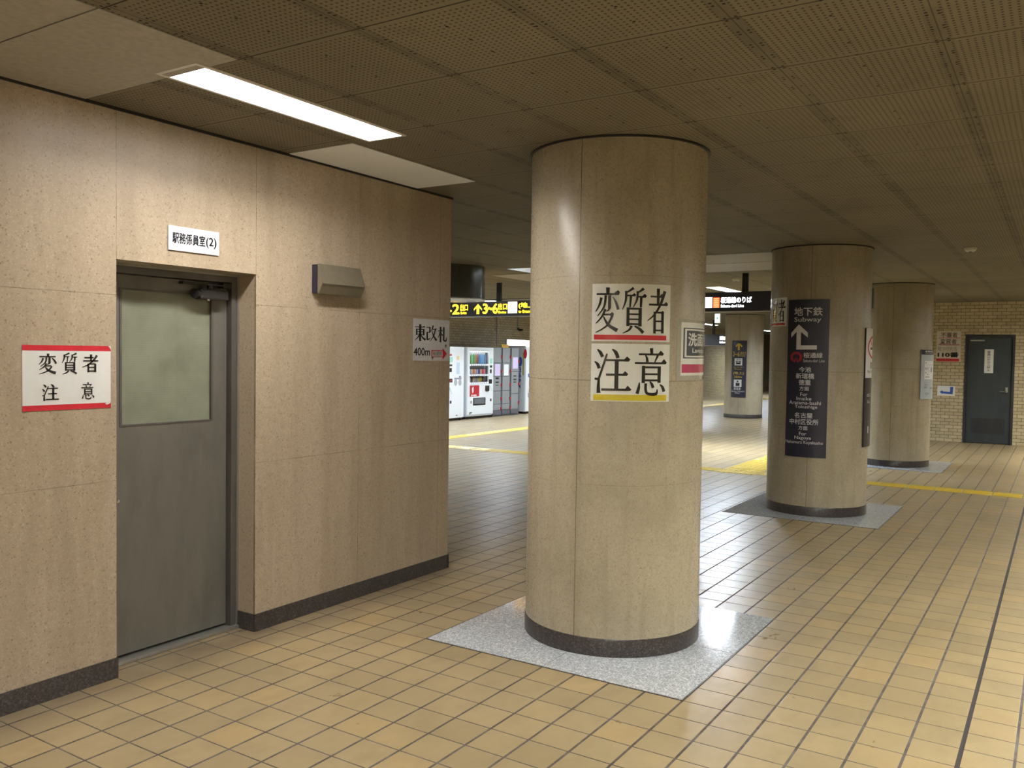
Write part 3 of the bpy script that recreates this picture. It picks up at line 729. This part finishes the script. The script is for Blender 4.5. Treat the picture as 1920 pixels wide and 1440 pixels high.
# ------------------------------------------------------------------ signs on the pillars
c1 = PILL[0]
sign('warning_poster', 'glossy poster, three black characters over a red bar, upper one on nearest pillar', 'poster',
    Cyl(c1, R, -168.9, -120.2, 1.853, 1.572), (122, 82, 958, 695), FILM, .0008,
    [('red_bar', REDFILM, [('rect', (146, 626, 916, 678))], 0, 'red bar'),
     ('lettering', INKFILM, [gl(G_HEN, B_HEN, B_HEN), gl(G_SHITSU, B_SHITSU, B_SHITSU), gl(G_SHA, B_SHA, B_SHA)], 1)])
sign('warning_poster', 'glossy poster, two black characters over a yellow bar, on the nearest pillar', 'poster',
    Cyl(c1, R, -168.9, -119.9, 1.560, 1.277), (120, 720, 958, 1335), FILM, .0008,
    [('yellow_bar', YELFILM, [('rect', (148, 1263, 926, 1326))], 0, 'yellow bar'),
     ('lettering', INKFILM, [gl(G_CHU, B_CHU, B_CHU), gl(G_I, B_I, B_I)], 1)])
sign('lavatory_sign', 'grey and white sign with a rose band, right side of nearest pillar', 'sign',
    Cyl(c1, R, -114.4, -50.0, 1.690, 1.384), (1028, 445, 1640, 1120), plain('clear_sleeve', rgb(.42, .40, .34), .12, coat=1.), .001,
    [('sheet', FILM, [('rect', (1062, 480, 1490, 1070))], 0, 'white insert'),
     ('rose_band', PINKFILM, [('rect', (1070, 945, 1480, 1040))], 1, 'rose band'),
     ('grey_frame', plain('slate_print_under_film', rgb(.085, .10, .125), .25, coat=.9), [('rect', (1080, 540, 1470, 880))], 1),
     ('white_line', FILM, [('rect', (1092, 552, 1458, 570)), ('rect', (1092, 850, 1458, 868)), ('rect', (1092, 570, 1110, 850)), ('rect', (1440, 570, 1458, 850))], 2),
     ('lettering', FILM, [('text', '洗面所', (1125, 598, 1425, 740), .035), ('text', 'Lavatory', (1170, 765, 1400, 830), .02)], 3)])
c2 = PILL[1]
SUB = [('text', '地下鉄', (217, 158, 428, 225), .02), ('text', 'Subway', (218, 236, 420, 282), .015),
    ('text', '桜通線', (298, 515, 436, 556), .02), ('text', 'Sakura-dori Line', (296, 566, 452, 590), .0),
    ('text', '今池', (266, 628, 356, 670), .02), ('text', '新瑞橋', (243, 678, 380, 722), .02), ('text', '徳重', (266, 730, 356, 772), .02), ('text', '方面', (272, 782, 345, 816), .015),
    ('text', 'For', (281, 831, 334, 858), .015), ('text', 'Imaike', (252, 864, 364, 892), .015), ('text', 'Aratama-bashi', (192, 897, 433, 925), .015), ('text', 'Tokushige', (240, 930, 408, 962), .015),
    ('text', '名古屋', (240, 990, 375, 1032), .02), ('text', '中村区役所', (200, 1040, 418, 1084), .02), ('text', '方面', (272, 1094, 341, 1128), .015),
    ('text', 'For', (279, 1143, 333, 1170), .015), ('text', 'Nagoya', (243, 1176, 369, 1208), .015), ('text', 'Nakamura Kuyakusho', (168, 1212, 456, 1244), .012)]
# the artwork rows were measured on a slightly tilted picture: frame corners 168..487 at the top, 158..470 below
sign('direction_sign', 'tall navy sign with white lettering and a bent white arrow on the second pillar', 'sign',
    Cyl(c2, R+.004, 156.5-.0, 203.2, 2.060, .565), (164, 97, 480, 1342), NAVY, .006,
    [('lettering', WHITE, SUB, 0), ('arrow', WHITE, [('poly', [(256, 292), (326, 358), (326, 396), (274, 352), (274, 458), (394, 456), (394, 490), (239, 492), (239, 352), (194, 398), (194, 360)])], 0),
     ('line_emblem', plain('crimson_print', rgb(.42, .025, .05), .4), [('ring', (240, 552), 38, 20, -230, 50, 34), ('stroke', [(216, 578), (228, 586), (234, 560)], [6, 12, 6]), ('stroke', [(262, 578), (252, 586), (246, 560)], [6, 12, 6])], 0, 'red rounded emblem')], 'panel')
sign('warning_poster', 'glossy poster with a red line, left of the tall navy sign, second pillar', 'poster',
    Cyl(c2, R, 104.5, 153.0, 2.090, 1.812), (122, 82, 958, 695), FILM, .0008,
    [('red_bar', REDFILM, [('rect', (146, 626, 916, 672))], 0, 'red bar'),
     ('lettering', INKFILM, [gl(G_HEN, B_HEN, B_HEN), gl(G_SHITSU, B_SHITSU, B_SHITSU), gl(G_SHA, B_SHA, B_SHA)], 1)])
sign('no_smoking_sign', 'white over dark sign with a red slashed ring, on the second pillar', 'sign',
    Cyl(c2, R+.004, -107.8, -61.0, 1.800, .665), (764, 320, 1080, 1258), plain('charcoal_panel', rgb(.03, .03, .042), .35), .012,
    [('white_panel', WHITE, [('rect', (764, 320, 1080, 712))], 0), ('prohibition_ring', RED, [('ring', (922, 470), 120, 18, 0, 360, 82), ('stroke', [(845, 415), (1000, 525)], 16)], 1, 'red ring with slash'),
     ('cigarette', INK, [('rect', (850, 470, 985, 490))], 1), ('lettering', INK, [('text', '禁煙', (850, 585, 994, 640), .02), ('text', 'No Smoking', (800, 650, 1044, 680), .01)], 1),
     ('white_lettering', WHITE, [('text', '出口', (800, 835, 880, 862), .02), ('text', 'Exit', (810, 888, 870, 912), .01), ('rect', (830, 1096, 850, 1150))], 1)], 'panel')
c3 = PILL[2]
sign('notice_board', 'pale blue notice board with a navy header on the third pillar', 'notice board',
    Cyl(c3, R+.004, -130.0, -82.0, 1.648, .960), (310, 180, 630, 1310), plain('pale_blue_panel', rgb(.42, .47, .53), .35), .014,
    [('header', NAVY, [('rect', (310, 180, 630, 290))], 0, 'navy header strip'), ('header_lettering', WHITE, [('text', '駅構内図', (365, 198, 515, 236), .02), ('text', 'Station Map', (368, 248, 490, 272), .0)], 1),
     ('map_sheet', WHITE, [('rect', (360, 435, 560, 850))], 0, 'white sheet'),
     ('map_marks', GREYPRINT, [('rect', (478, 590, 512, 695)), ('rect', (372, 600, 395, 630)), ('rect', (405, 600, 428, 622)), ('rect', (372, 695, 392, 720)), ('rect', (405, 735, 430, 752)), ('rect', (372, 792, 450, 812)), ('rect', (372, 462, 392, 488)), ('rect', (365, 520, 555, 525)), ('rect', (365, 575, 555, 579)), ('rect', (365, 660, 470, 664))], 1),
     ('lower_marks', GREYPRINT, [('rect', (365, 970, 420, 990)), ('rect', (360, 1018, 405, 1055)), ('rect', (462, 1040, 548, 1078)), ('ring', (402, 1185), 20, 10, 0, 360), ('rect', (430, 1170, 450, 1200)), ('rect', (520, 955, 556, 972))], 1)], 'panel')
c4 = PILL[3]
Y4 = [('stroke', [(323, 815), (323, 772)], 14), ('stroke', [(302, 786), (323, 764), (346, 786)], 11), ('text', '3~6', (280, 825, 330, 864), .02), ('text', '出口', (335, 826, 372, 848), .02), ('text', 'Exits', (336, 852, 370, 864), .0),
      ('text', 'エレベーター', (286, 942, 360, 958), .01), ('text', 'Elevator', (296, 960, 348, 970), .0), ('text', '(地上)', (284, 984, 362, 1010), .02), ('text', '250m', (292, 1018, 350, 1034), .02)]
sign('direction_sign', 'slim navy sign with a yellow up arrow and white pictograms on the farthest pillar', 'sign',
    Cyl(c4, R+.003, 160.0, 205.2, 1.925, .515), (270, 738, 380, 1190), NAVY, .006,
    [('yellow_lettering', YELLOW, Y4, 0), ('pictogram', WHITE, [('rect', (293, 878, 350, 935)), ('rect', (291, 1048, 348, 1106))], 0),
     ('pictogram_figure', INK, [('rect', (306, 900, 338, 926)), ('stroke', [(308, 892), (320, 884)], 4), ('stroke', [(326, 884), (338, 892)], 4), ('disc', (320, 1062), 7), ('poly', [(306, 1074), (318, 1072), (320, 1080), (324, 1072), (334, 1074), (334, 1098), (306, 1098)])], 1),
     ('pictogram_slot', WHITE, [('rect', (312, 904, 332, 912))], 2),
     ('white_lettering', WHITE, [('text', '駅長室', (293, 1110, 343, 1130), .02), ('text', "Station Master's", (274, 1134, 370, 1146), .0), ('text', 'Office', (300, 1148, 336, 1160), .0)], 0)], 'panel')

# ------------------------------------------------------------------ signs on the end wall
EWF = lambda y0, z1, y1, z0, d=0: Flat((EX+d, y0, z1), (0, -1, 0), (-1, 0, 0), y0-y1, z1-z0)
sign('police_notice', 'tall paper notice with thick red bar, on bricks left of slate door', 'notice',
    EWF(1.987, 2.048, 1.583, 1.486), (614, 365, 822, 628), plain('warm_paper', rgb(.60, .55, .48), .5), .002,
    [('brush_lettering', plain('dark_brown_ink', rgb(.12, .06, .06), .5), [('text', '不審者', (650, 375, 790, 418), .02), ('text', '変質者', (645, 432, 785, 476), .02)], 0),
     ('red_lines', plain('faded_red', rgb(.45, .12, .14), .5), [('rect', (630, 420, 815, 426)), ('rect', (630, 478, 812, 486))], 0),
     ('faint_lettering', plain('faded_brown_ink', rgb(.26, .20, .17), .5), [('text', '見つけたら', (622, 500, 790, 534), .01)], 0),
     ('number_lettering', INK, [('text', '110番', (628, 548, 804, 590), .05)], 0), ('red_bar', RED, [('rect', (614, 602, 812, 626))], 0, 'thick red bar')])
sign('arrow_sign', 'small white sheet with a bent blue arrow, on bricks by the slate door', 'sign',
    EWF(1.953, 1.034, 1.656, .850), (145, 970, 410, 1142), PAPER, .002,
    [('arrow', BLUE, [('poly', [(338, 985), (384, 985), (378, 1112), (226, 1103), (226, 1116), (180, 1077), (228, 1048), (228, 1068), (336, 1072)])], 0, 'blue arrow')])
sign('door_notice', 'narrow white paper with a column of black characters stuck on the slate door', 'notice',
    EWF(1.196, 1.719, 1.052, 1.288, .03), (843, 440, 985, 800), PAPER, .001,
    [('lettering', plain('dark_grey_ink', rgb(.04, .04, .04), .5), [('text', c, (885, 466+38.5*i, 938, 500+38.5*i), .01) for i, c in enumerate('係員以外立入禁止')], 0)])

# ------------------------------------------------------------------ hanging signs
def hanging(name, label, x, y0, y1, z0, z1, posts, px, parts, depth=.09):
    """lit box sign facing -X between y0 (left) and y1 (right)"""
    surf = Flat((x-depth, y0, z1), (0, -1, 0), (-1, 0, 0), y0-y1, z1-z0)
    r = sign(name, label, 'hanging sign', surf, px, plain('slate_sign_face', rgb(.055, .055, .075), .3), .004, parts, 'face')
    bx, by, bz = r.location
    obj('case', B(x-depth-bx+.0003, y1-by-.004, z0-bz-.006, x-bx, y0-by+.004, z1-bz+.006, bev=.004), plain('dark_sign_case', rgb(.05, .05, .055), .35), r)
    obj('lower_rail', B(x-depth-.006-bx, y1-by-.004, z0-bz-.018, x+.004-bx, y0-by+.004, z0-bz-.005), ALU, r)
    for py in posts:
        obj('hanger', B(x-depth*.75-bx, py-.035-by, z1-bz+.004, x-depth*.25-bx, py+.035-by, H-bz-.001), BLACKP, r)
    return r
YG, WG, OG, SG = glow('yellow_letter_glow', rgb(1, .80, .06), 1.6), glow('white_sign_glow', rgb(.97, .98, 1), 1.8), glow('orange_stripe_glow', rgb(1, .13, .02), 1.1), glow('soft_yellow_stripe_glow', rgb(1, .72, .3), 1.2)
# picture frame in px: 12 px per 0.1 m along the sign
def fy_(y): return (8.95-y)*1000
def fz_(z): return (2.335-z)*1000
def bx_(y0, z1, y1, z0): return (fy_(y0), fz_(z1), fy_(y1), fz_(z0))
sign_l = hanging('hanging_exit_sign', 'long lit hanging sign with yellow letters, seen left of the nearest pillar', 10.89, 8.95, 5.7, 2.082, 2.292, (8.35, 7.19, 6.2),
    (0, 43, 3250, 253),
    [('lettering', YG, [('text', '1-2', bx_(8.22, 2.265, 7.90, 2.115), .03), ('text', '出口', bx_(7.88, 2.262, 7.735, 2.165), .03), ('text', 'Exits', bx_(7.87, 2.150, 7.76, 2.112), .02),
        ('text', '3', bx_(7.452, 2.262, 7.37, 2.115), .04), ('text', '~', bx_(7.36, 2.205, 7.28, 2.17), .05), ('text', '6', bx_(7.27, 2.262, 7.185, 2.115), .04), ('text', '出口', bx_(7.175, 2.262, 7.015, 2.17), .03), ('text', 'Exits', bx_(7.17, 2.150, 7.03, 2.115), .02),
        ('text', '(地上)', bx_(6.81, 2.268, 6.50, 2.18), .04), ('text', 'to Ground Floor', bx_(6.81, 2.160, 6.46, 2.118), .02)], 0, 'glowing yellow letters'),
     ('arrow', YG, [('poly', [(fy_(7.545), fz_(2.265)), (fy_(7.47), fz_(2.19)), (fy_(7.47), fz_(2.163)), (fy_(7.52), fz_(2.205)), (fy_(7.52), fz_(2.108)), (fy_(7.57), fz_(2.108)), (fy_(7.57), fz_(2.205)), (fy_(7.62), fz_(2.163)), (fy_(7.62), fz_(2.19))])], 0, 'glowing yellow arrow'),
     ('pictogram', WG, [('rect', bx_(7.0, 2.285, 6.835, 2.115))], 0, 'white square pictogram')])
def gy_(y): return (4.75-y)*1000
def b2_(y0, z1, y1, z0): return (gy_(y0), fz_(z1), gy_(y1), fz_(z0))
hanging('hanging_line_sign', 'long lit hanging sign with white letters and an orange striped square', 10.89, 4.75, 1.9, 2.105, 2.335, (4.35, 3.43, 2.3),
    (0, 0, 2850, 230),
    [('lettering', WG, [('text', '桜通線のりば', b2_(3.73, 2.275, 3.33, 2.20), .03), ('text', 'Sakura-dori Line', b2_(3.73, 2.182, 3.43, 2.145), .02)], 0, 'glowing white letters'),
     ('white_pictogram', WG, [('rect', b2_(4.02, 2.28, 3.845, 2.14)), ('poly', [(gy_(4.3), fz_(2.21)), (gy_(4.16), fz_(2.29)), (gy_(4.16), fz_(2.13))])], 0, 'white ticket gate square'),
     ('orange_square', OG, [('rect', b2_(3.835, 2.275, 3.745, 2.14))], 0, 'orange square'),
     ('stripes', SG, [('rect', b2_(3.825, 2.262-.026*k, 3.755, 2.250-.026*k)) for k in range(5)], 1, 'pale yellow stripes')])
hanging('hanging_far_sign', 'smaller lit hanging sign with white letters farther off, left of the farthest pillar', 24.09, 9.9, 7.75, 1.85, 2.15, (9.6, 8.5),
    (0, 0, 2150, 300),
    [('lettering', WG, [('text', '案内所', (1600, 40, 1980, 150), .04), ('text', 'Information', (1600, 185, 1980, 240), .03), ('disc', (2060, 150), 60, 110)], 0, 'glowing white letters')])
t = thing('emergency_exit_light', 'small upright lit white exit box hanging before the farthest pillar', 'exit light', (16.0, 5.58, 2.155))
obj('case', B(-.03, -.055, 0, .03, .055, .185, bev=.004), plain('white_lamp_housing', rgb(.7, .7, .7), .5), t)
obj('lit_face', B(-.033, -.048, .008, -.0305, .048, .177), glow('cool_white_glow', rgb(.85, 1, .97), 1.6), t)
obj('running_figure', B((-.0345, -.014, .075, -.0335, .012, .115)), glow('green_pictogram', rgb(.1, .6, .35), .5), t)
obj('stem', B(-.008, -.012, .185, .008, .012, H-2.155-.001), BLACKP, t)

# ------------------------------------------------------------------ vending machines and lockers
VY = 11.4
def legs(root, w, d):
    for sx in (.05, w-.05-.04):
        for sy in (.03, d-.08): obj('foot', B(sx, sy, 0, sx+.04, sy+.05, .055), BLACKP, root)
def fr(x, z1, x1, z0): return (x, z1, x1, z0)
# panel artwork on a front face at local y = 0, x to the right
def paint(root, nm, mat, elems, off, x_face=None, label=None):
    bm = bmesh.new()
    for vs, fs in art(elems):
        vv = [bm.verts.new((p[0], -off, -p[1])) if x_face is None else bm.verts.new((-off, x_face-p[0], -p[1])) for p in vs]
        for f in fs: bm.faces.new([vv[i] for i in f])
    me = bpy.data.meshes.new(nm); bm.to_mesh(me); bm.free(); me.materials.append(mat)
    o = bpy.data.objects.new(nm, me); C.objects.link(o); o.parent = root
    if label: o['label'] = label
    return o
def rr(x0, z1, x1, z0): return ('rect', (x0, -z1, x1, -z0))
# coffee machine (left)
x0 = 14.90; W = .90
t = thing('cup_vending_machine', 'plain white vending machine with two round cup doors, left end of the row', 'vending machine', (x0, VY, 0))
obj('cabinet', B(0, .03, .055, W, .74, 1.655, bev=.008), VWHITE, t); legs(t, W, .74)
obj('front_door', B(.005, 0, .06, W-.004, .032, 1.652, bev=.01), VWHITE, t)
obj('kick_plate', B(.01, .04, .012, W-.01, .06, .055), BLACKP, t)
paint(t, 'button_panel', GREYPRINT, [rr(.52, .96, .80, .925), rr(.70, 1.0, .78, .96)], .002)
paint(t, 'cup_door', plain('clear_grey_plastic', rgb(.42, .43, .44), .2), [('disc', (.575, -.855), .06, .075), ('disc', (.74, -.855), .06, .075)], .003)
paint(t, 'cup_column', plain('pale_blue_plastic', rgb(.55, .66, .74), .25), [rr(.60, 1.30, .72, 1.04)], .002)
paint(t, 'yellow_sticker', plain('pale_yellow_sticker', rgb(.75, .63, .30), .4), [rr(.60, 1.45, .70, 1.36)], .002)
paint(t, 'green_sticker', plain('pale_green_sticker', rgb(.33, .62, .52), .4), [rr(.33, 1.42, .46, 1.31), ('poly', [(.33, -.76), (.36, -.76), (.46, -.60), (.44, -.60)])], .002)
paint(t, 'dark_sticker', INK, [rr(.35, 1.26, .44, 1.22), rr(.35, 1.18, .43, 1.09), rr(.33, .945, .46, .86), rr(.37, .455, .43, .39), rr(.60, .125, .66, .108)], .002)
paint(t, 'red_sticker', RED, [rr(.36, 1.49, .42, 1.45), ('stroke', [(.35, -.88), (.44, -.92)], .02)], .0035)
# drinks machine (middle)
x0 = 15.93; W = 1.06
t = thing('drinks_vending_machine', 'white drinks vending machine with a window of bottles and a red panel', 'vending machine', (x0, VY, 0))
wx0, wx1, wz0, wz1 = .09, .86, .80, 1.575
obj('cabinet', B((0, .20, .055, W, .74, 1.655), (0, .03, .055, .06, .20, 1.655), (W-.06, .03, .055, W, .20, 1.655), (.06, .03, 1.60, W-.06, .20, 1.655), (.06, .03, .055, W-.06, .20, .78)), plain('pale_grey_enamel', rgb(.52, .55, .57), .35), t); legs(t, W, .74)
obj('front_door', B((.004, 0, .075, wx0, .032, 1.652), (wx1, 0, .075, W-.004, .032, 1.652), (wx0, 0, wz1, wx1, .032, 1.652), (wx0, 0, .075, wx1, .032, wz0)), VWHITE, t)
obj('kick_plate', B(.01, .04, .012, W-.01, .06, .055), BLACKP, t)
obj('lower_trim', B(.01, -.003, .088, W-.01, .001, .10), GREYPRINT, t)
shz = [1.225, .985, .80]
for z in shz:
    s_ = obj('shelf', B(wx0, .012, z, wx1, .19, z+.045), plain('shelf_grey', rgb(.33, .36, .42), .4), t)
    for k in range(10):
        px_ = wx0+.03+k*(wx1-wx0-.06)/9
        obj('button', B(px_-.016, .006, z+.008, px_+.016, .012, z+.036, bev=.002), glow('button_glow', rgb(.9, .95, 1), .7), s_)
obj('window_light', B(wx0+.02, .03, wz1-.03, wx1-.02, .06, wz1-.012), glow('window_tube_glow', rgb(.92, .97, 1), 5.), t)
gm = NT('clear_window'); gm.b.inputs['Transmission Weight'].default_value = 1.; gm.rough(.02); gm.col(rgb(1, 1, 1)); gm.b.inputs['IOR'].default_value = 1.1
obj('window', B(wx0+.002, .014, wz0+.05, wx1-.002, .018, wz1-.002), gm.m, t) if False else None
rp = obj('red_panel', B(.10, -.006, .52, .47, .001, .775, bev=.002), plain('scarlet_panel', rgb(.42, .025, .03), .35), t); rp['label'] = 'red panel with white figure'
paint(t, 'panel_figure', WHITE, [('stroke', [(.20, -.62), (.20, -.70), (.24, -.745)], [.03, .05, .015]), ('stroke', [(.23, -.745), (.235, -.66), (.20, -.60)], [.01, .02, .03]), *[rr(.15+.055*k, .562, .19+.055*k, .530) for k in range(4)]], .0068)
ch = obj('dispensing_chute', B((.235, -.004, .31, .735, .004, .485)), BLACKP, t)
obj('flap', B(.275, -.010, .345, .69, -.004, .465, bev=.003), plain('smoky_flap', rgb(.14, .15, .16), .15), ch)
obj('coin_reader', B(.72, -.02, .63, .87, .0, .76, bev=.006), BLACKP, t)
obj('coin_return', B(.13, -.006, .36, .18, .0, .42, bev=.004), ALU, t)
paint(t, 'green_sticker', plain('pale_green_sticker', rgb(.33, .62, .52), .4), [rr(.90, 1.40, 1.01, 1.28), ('poly', [(.88, -.78), (.90, -.78), (1.03, -.62), (1.01, -.62)])], .002)
paint(t, 'dark_sticker', INK, [rr(.905, 1.235, 1.0, 1.18), rr(.905, 1.14, .98, 1.05), rr(.87, .905, 1.0, .80), rr(.93, .445, .99, .385), rr(.09, .16, .19, .135), rr(.08, .13, .14, .112)], .002)
# drinks on show
def drink(x, z, kind, col, label, grp):
    if kind == 'b': prof = [(.024, 0), (.028, .006), (.028, .075), (.026, .085), (.028, .095), (.028, .13), (.012, .165), (.012, .178)]
    else: prof = [(.022, 0), (.026, .006), (.026, .09), (.022, .10)]
    hs = 1.28 if kind == 'b' else 1.15
    nm = 'drink_bottle' if kind == 'b' else 'drink_can'
    r = thing(nm, label, 'drink', (15.93+x, VY+.095, z+.001), 0, grp)
    obj('body', lathe([(a, b*hs) for a, b in prof], 14), plain('drink_%02x%02x%02x' % tuple(int(v*255) for v in col[:3]), col, .25), r, True)
    if kind == 'b': obj('cap', lathe([(.015, .178*hs), (.015, .198*hs)], 12), WHITE, r, True)
G1 = [(.05, .16, .07), (.09, .15, .04), (.22, .42, .20), (.10, .28, .14), (.35, .24, .10), (.24, .10, .06), (.10, .22, .42), (.15, .28, .55), (.20, .38, .50), (.13, .20, .40)]
N1 = ['dark green', 'olive', 'light green', 'mid green', 'amber', 'brown', 'deep blue', 'bright blue', 'pale blue', 'navy']
for k in range(10):
    drink(wx0+.05+k*.0745, 1.27, 'b', G1[k]+(1,), N1[k]+' drink bottle on the top shelf of the vending machine window', 'bottles on the top shelf')
G2 = [(.12, .16, .10), (.30, .35, .30), (.42, .38, .34), (.48, .20, .10), (.50, .28, .18), (.22, .28, .45), (.12, .06, .18), (.42, .38, .22), (.50, .06, .08), (.45, .16, .20)]
N2 = ['dark green', 'grey green', 'grey', 'rust red', 'orange', 'slate blue', 'violet', 'straw yellow', 'scarlet', 'pink']
for k in range(10):
    drink(wx0+.05+k*.0745, 1.03, 'c', G2[k]+(1,), N2[k]+' drink can on the middle shelf of the vending machine window', 'cans on the middle shelf')
G3 = [(.28, .20, .14), (.40, .34, .26), (.06, .05, .05), (.38, .32, .24), (.30, .24, .16), (.20, .20, .26), (.50, .38, .06), (.34, .26, .05), (.07, .05, .05), (.14, .10, .12)]
N3 = ['brown', 'beige', 'black', 'sand', 'tan', 'grey blue', 'golden', 'dark gold', 'near black', 'plum']
for k in range(10):
    drink(wx0+.05+k*.0745, .845, 'c', G3[k]+(1,), N3[k]+' drink can on the bottom shelf of the vending machine window', 'cans on the bottom shelf')
# coin lockers
LG, LD = plain('locker_grey', rgb(.225, .235, .24), .4), plain('locker_edge', rgb(.10, .10, .115), .4)
def locker(x0, splits, label, papers, tags, top=None):
    W = .385
    t = thing('coin_locker', label, 'locker', (x0, VY, 0))
    obj('body', B(0, .02, .0, W, .60, 1.665, bev=.003), LD, t)
    obj('plinth', B(.004, .002, .045, W-.06, .02, .15), LD, t)
    for a, b in zip(splits, splits[1:]):
        d = obj('door', B(.006, 0, b+.006, W-.065, .022, a-.006, bev=.003), LG, t)
        obj('number_plate', B(.11, -.002, a-.035, .21, .0005, a-.018), GREYPRINT, d)
        tz = (a+b)/2
        if tags and (int(a*100) % 2 == 0 or True):
            obj('key_tag', B(W-.050, -.012, tz-.07, W-.020, .018, tz+.0, bev=.003), RED, d)['label'] = 'red key tag'
    for (px0, pz1, px1, pz0, m) in papers: obj('paper', B(px0, -.0035, pz0, px1, -.0008, pz1), m, t)
    for z in ():
        pass
    return t
l1 = locker(16.99, [1.66, 1.29, .965, .62, .30, .155], 'grey coin locker column beside the drinks machine, wearing a violet paper', [(.06, 1.265, .28, .985, VIOLET)], True)
paint(l1, 'printed_rows', INK, [rr(.09, .945, .23, .90), rr(.09, .845, .23, .81), rr(.09, .765, .22, .75)], .003)
l2 = locker(17.385, [1.66, 1.29, .965, .62, .30, .155], 'middle grey coin locker column, wearing a white paper', [(.06, 1.255, .26, .985, PAPER)], True)
l3 = locker(17.78, [1.655, 1.08, .53, .15], 'right-hand grey coin locker column with three tall doors, wearing a violet paper', [(.06, 1.43, .29, 1.15, VIOLET)], True)
paint(l3, 'printed_rows', INK, [rr(.09, .985, .23, .955), rr(.09, .90, .23, .865), rr(.09, .83, .22, .805)], .003)
t = thing('yellow_placard', 'small yellow placard standing on top of the middle locker column', 'placard', (17.40, VY+.04, 1.665))
obj('plate', B(0, 0, 0, .30, .012, .075, bev=.002), plain('bright_yellow_plate', rgb(.65, .47, .02), .4), t)
obj('lettering', B((.04, -.001, .025, .26, .0, .05)), plain('faded_red', rgb(.45, .12, .14), .5), t)
# second drinks machine (right end)
x0 = 18.46; W = 1.0
t = thing('drinks_vending_machine', 'pale vending machine with blue side lettering, half hidden behind the nearest pillar', 'vending machine', (x0, VY, 0))
obj('cabinet', B(0, .03, .055, W, .76, 1.72, bev=.006), plain('pale_grey_enamel', rgb(.52, .55, .57), .35), t); legs(t, W, .76)
obj('front_door', B(.004, 0, .06, W-.004, .032, 1.715, bev=.006), VWHITE, t)
obj('kick_plate', B(.01, .04, .012, W-.01, .06, .055), BLACKP, t)
obj('lit_header', B(.004, -.004, 1.70, W-.004, .034, 1.86, bev=.01), glow('header_glow', rgb(.95, .98, 1), 1.6), t)
paint(t, 'red_ball', RED, [('disc', (.225, -1.52), .05, .12)], .002, x_face=.25+.0)
paint(t, 'side_lettering', BLUE, [('disc', (.23, -1.32), .06, .12), ('text', '日', (.16, -1.17, .25, -1.05), .06), ('text', '品', (.16, -1.03, .25, -.92), .06), ('text', '中', (.16, -.90, .25, -.79), .06), ('text', 'A', (.16, -.77, .25, -.66), .06)], .002, x_face=.40)
paint(t, 'yellow_strip', plain('olive_yellow', rgb(.35, .30, .05), .4), [rr(.30, 1.55, .345, .98)], .002, x_face=.40)
paint(t, 'front_lettering', BLUE, [('text', 'DRINK', (.12, -.52, .62, -.42), .03), rr(.10, 1.02, .34, .93)], .002)
paint(t, 'cyan_splash', plain('cyan_print', rgb(.05, .50, .62), .4), [('disc', (.30, -1.42), .12, .06)], .002)
obj('coin_reader', B(.20, -.02, .60, .34, .0, .72, bev=.006), BLACKP, t)
# backlit panel and pipes on the wall above
t = thing('backlit_wall_panel', 'glowing white panel on the wall above the coin lockers', 'lit panel', (19.17, Y1, 1.70))
obj('case', B(-.46, -.05, 0, .46, -.0005, .20, bev=.006), plain('white_lamp_housing', rgb(.7, .7, .7), .5), t)
obj('lit_face', B(-.45, -.056, .012, .45, -.0505, .19), glow('header_glow', rgb(.95, .98, 1), 1.6), t)
def pipe(x, z0, label):
    bm = bmesh.new(); tube(bm, (0, 0, 0), (0, 0, H-z0-.002), .011, 10)
    o = obj('conduit_pipe', bm, ALU, smooth=True, loc=(x, Y1-.012, z0)); tag(o, label, 'pipe')
pipe(18.31, 1.70, 'thin pale conduit pipe on the brick wall above the lockers')
pipe(19.3, 2.2, 'short conduit pipe on the brick wall beside the nearest pillar, above the lockers')
t = thing('wall_camera', 'small dark camera at the foot of the short conduit pipe', 'camera', (19.3, Y1, 2.12))
obj('bracket', B(-.02, -.05, .03, .02, -.0005, .08), BLACKP, t)
obj('body', B(-.03, -.16, .0, .03, -.05, .06, bev=.008), BLACKP, t)
bm = bmesh.new(); tube(bm, (0, -.16, .03), (0, -.175, .03), .02, 14); obj('lens', bm, CHROME, t, True)
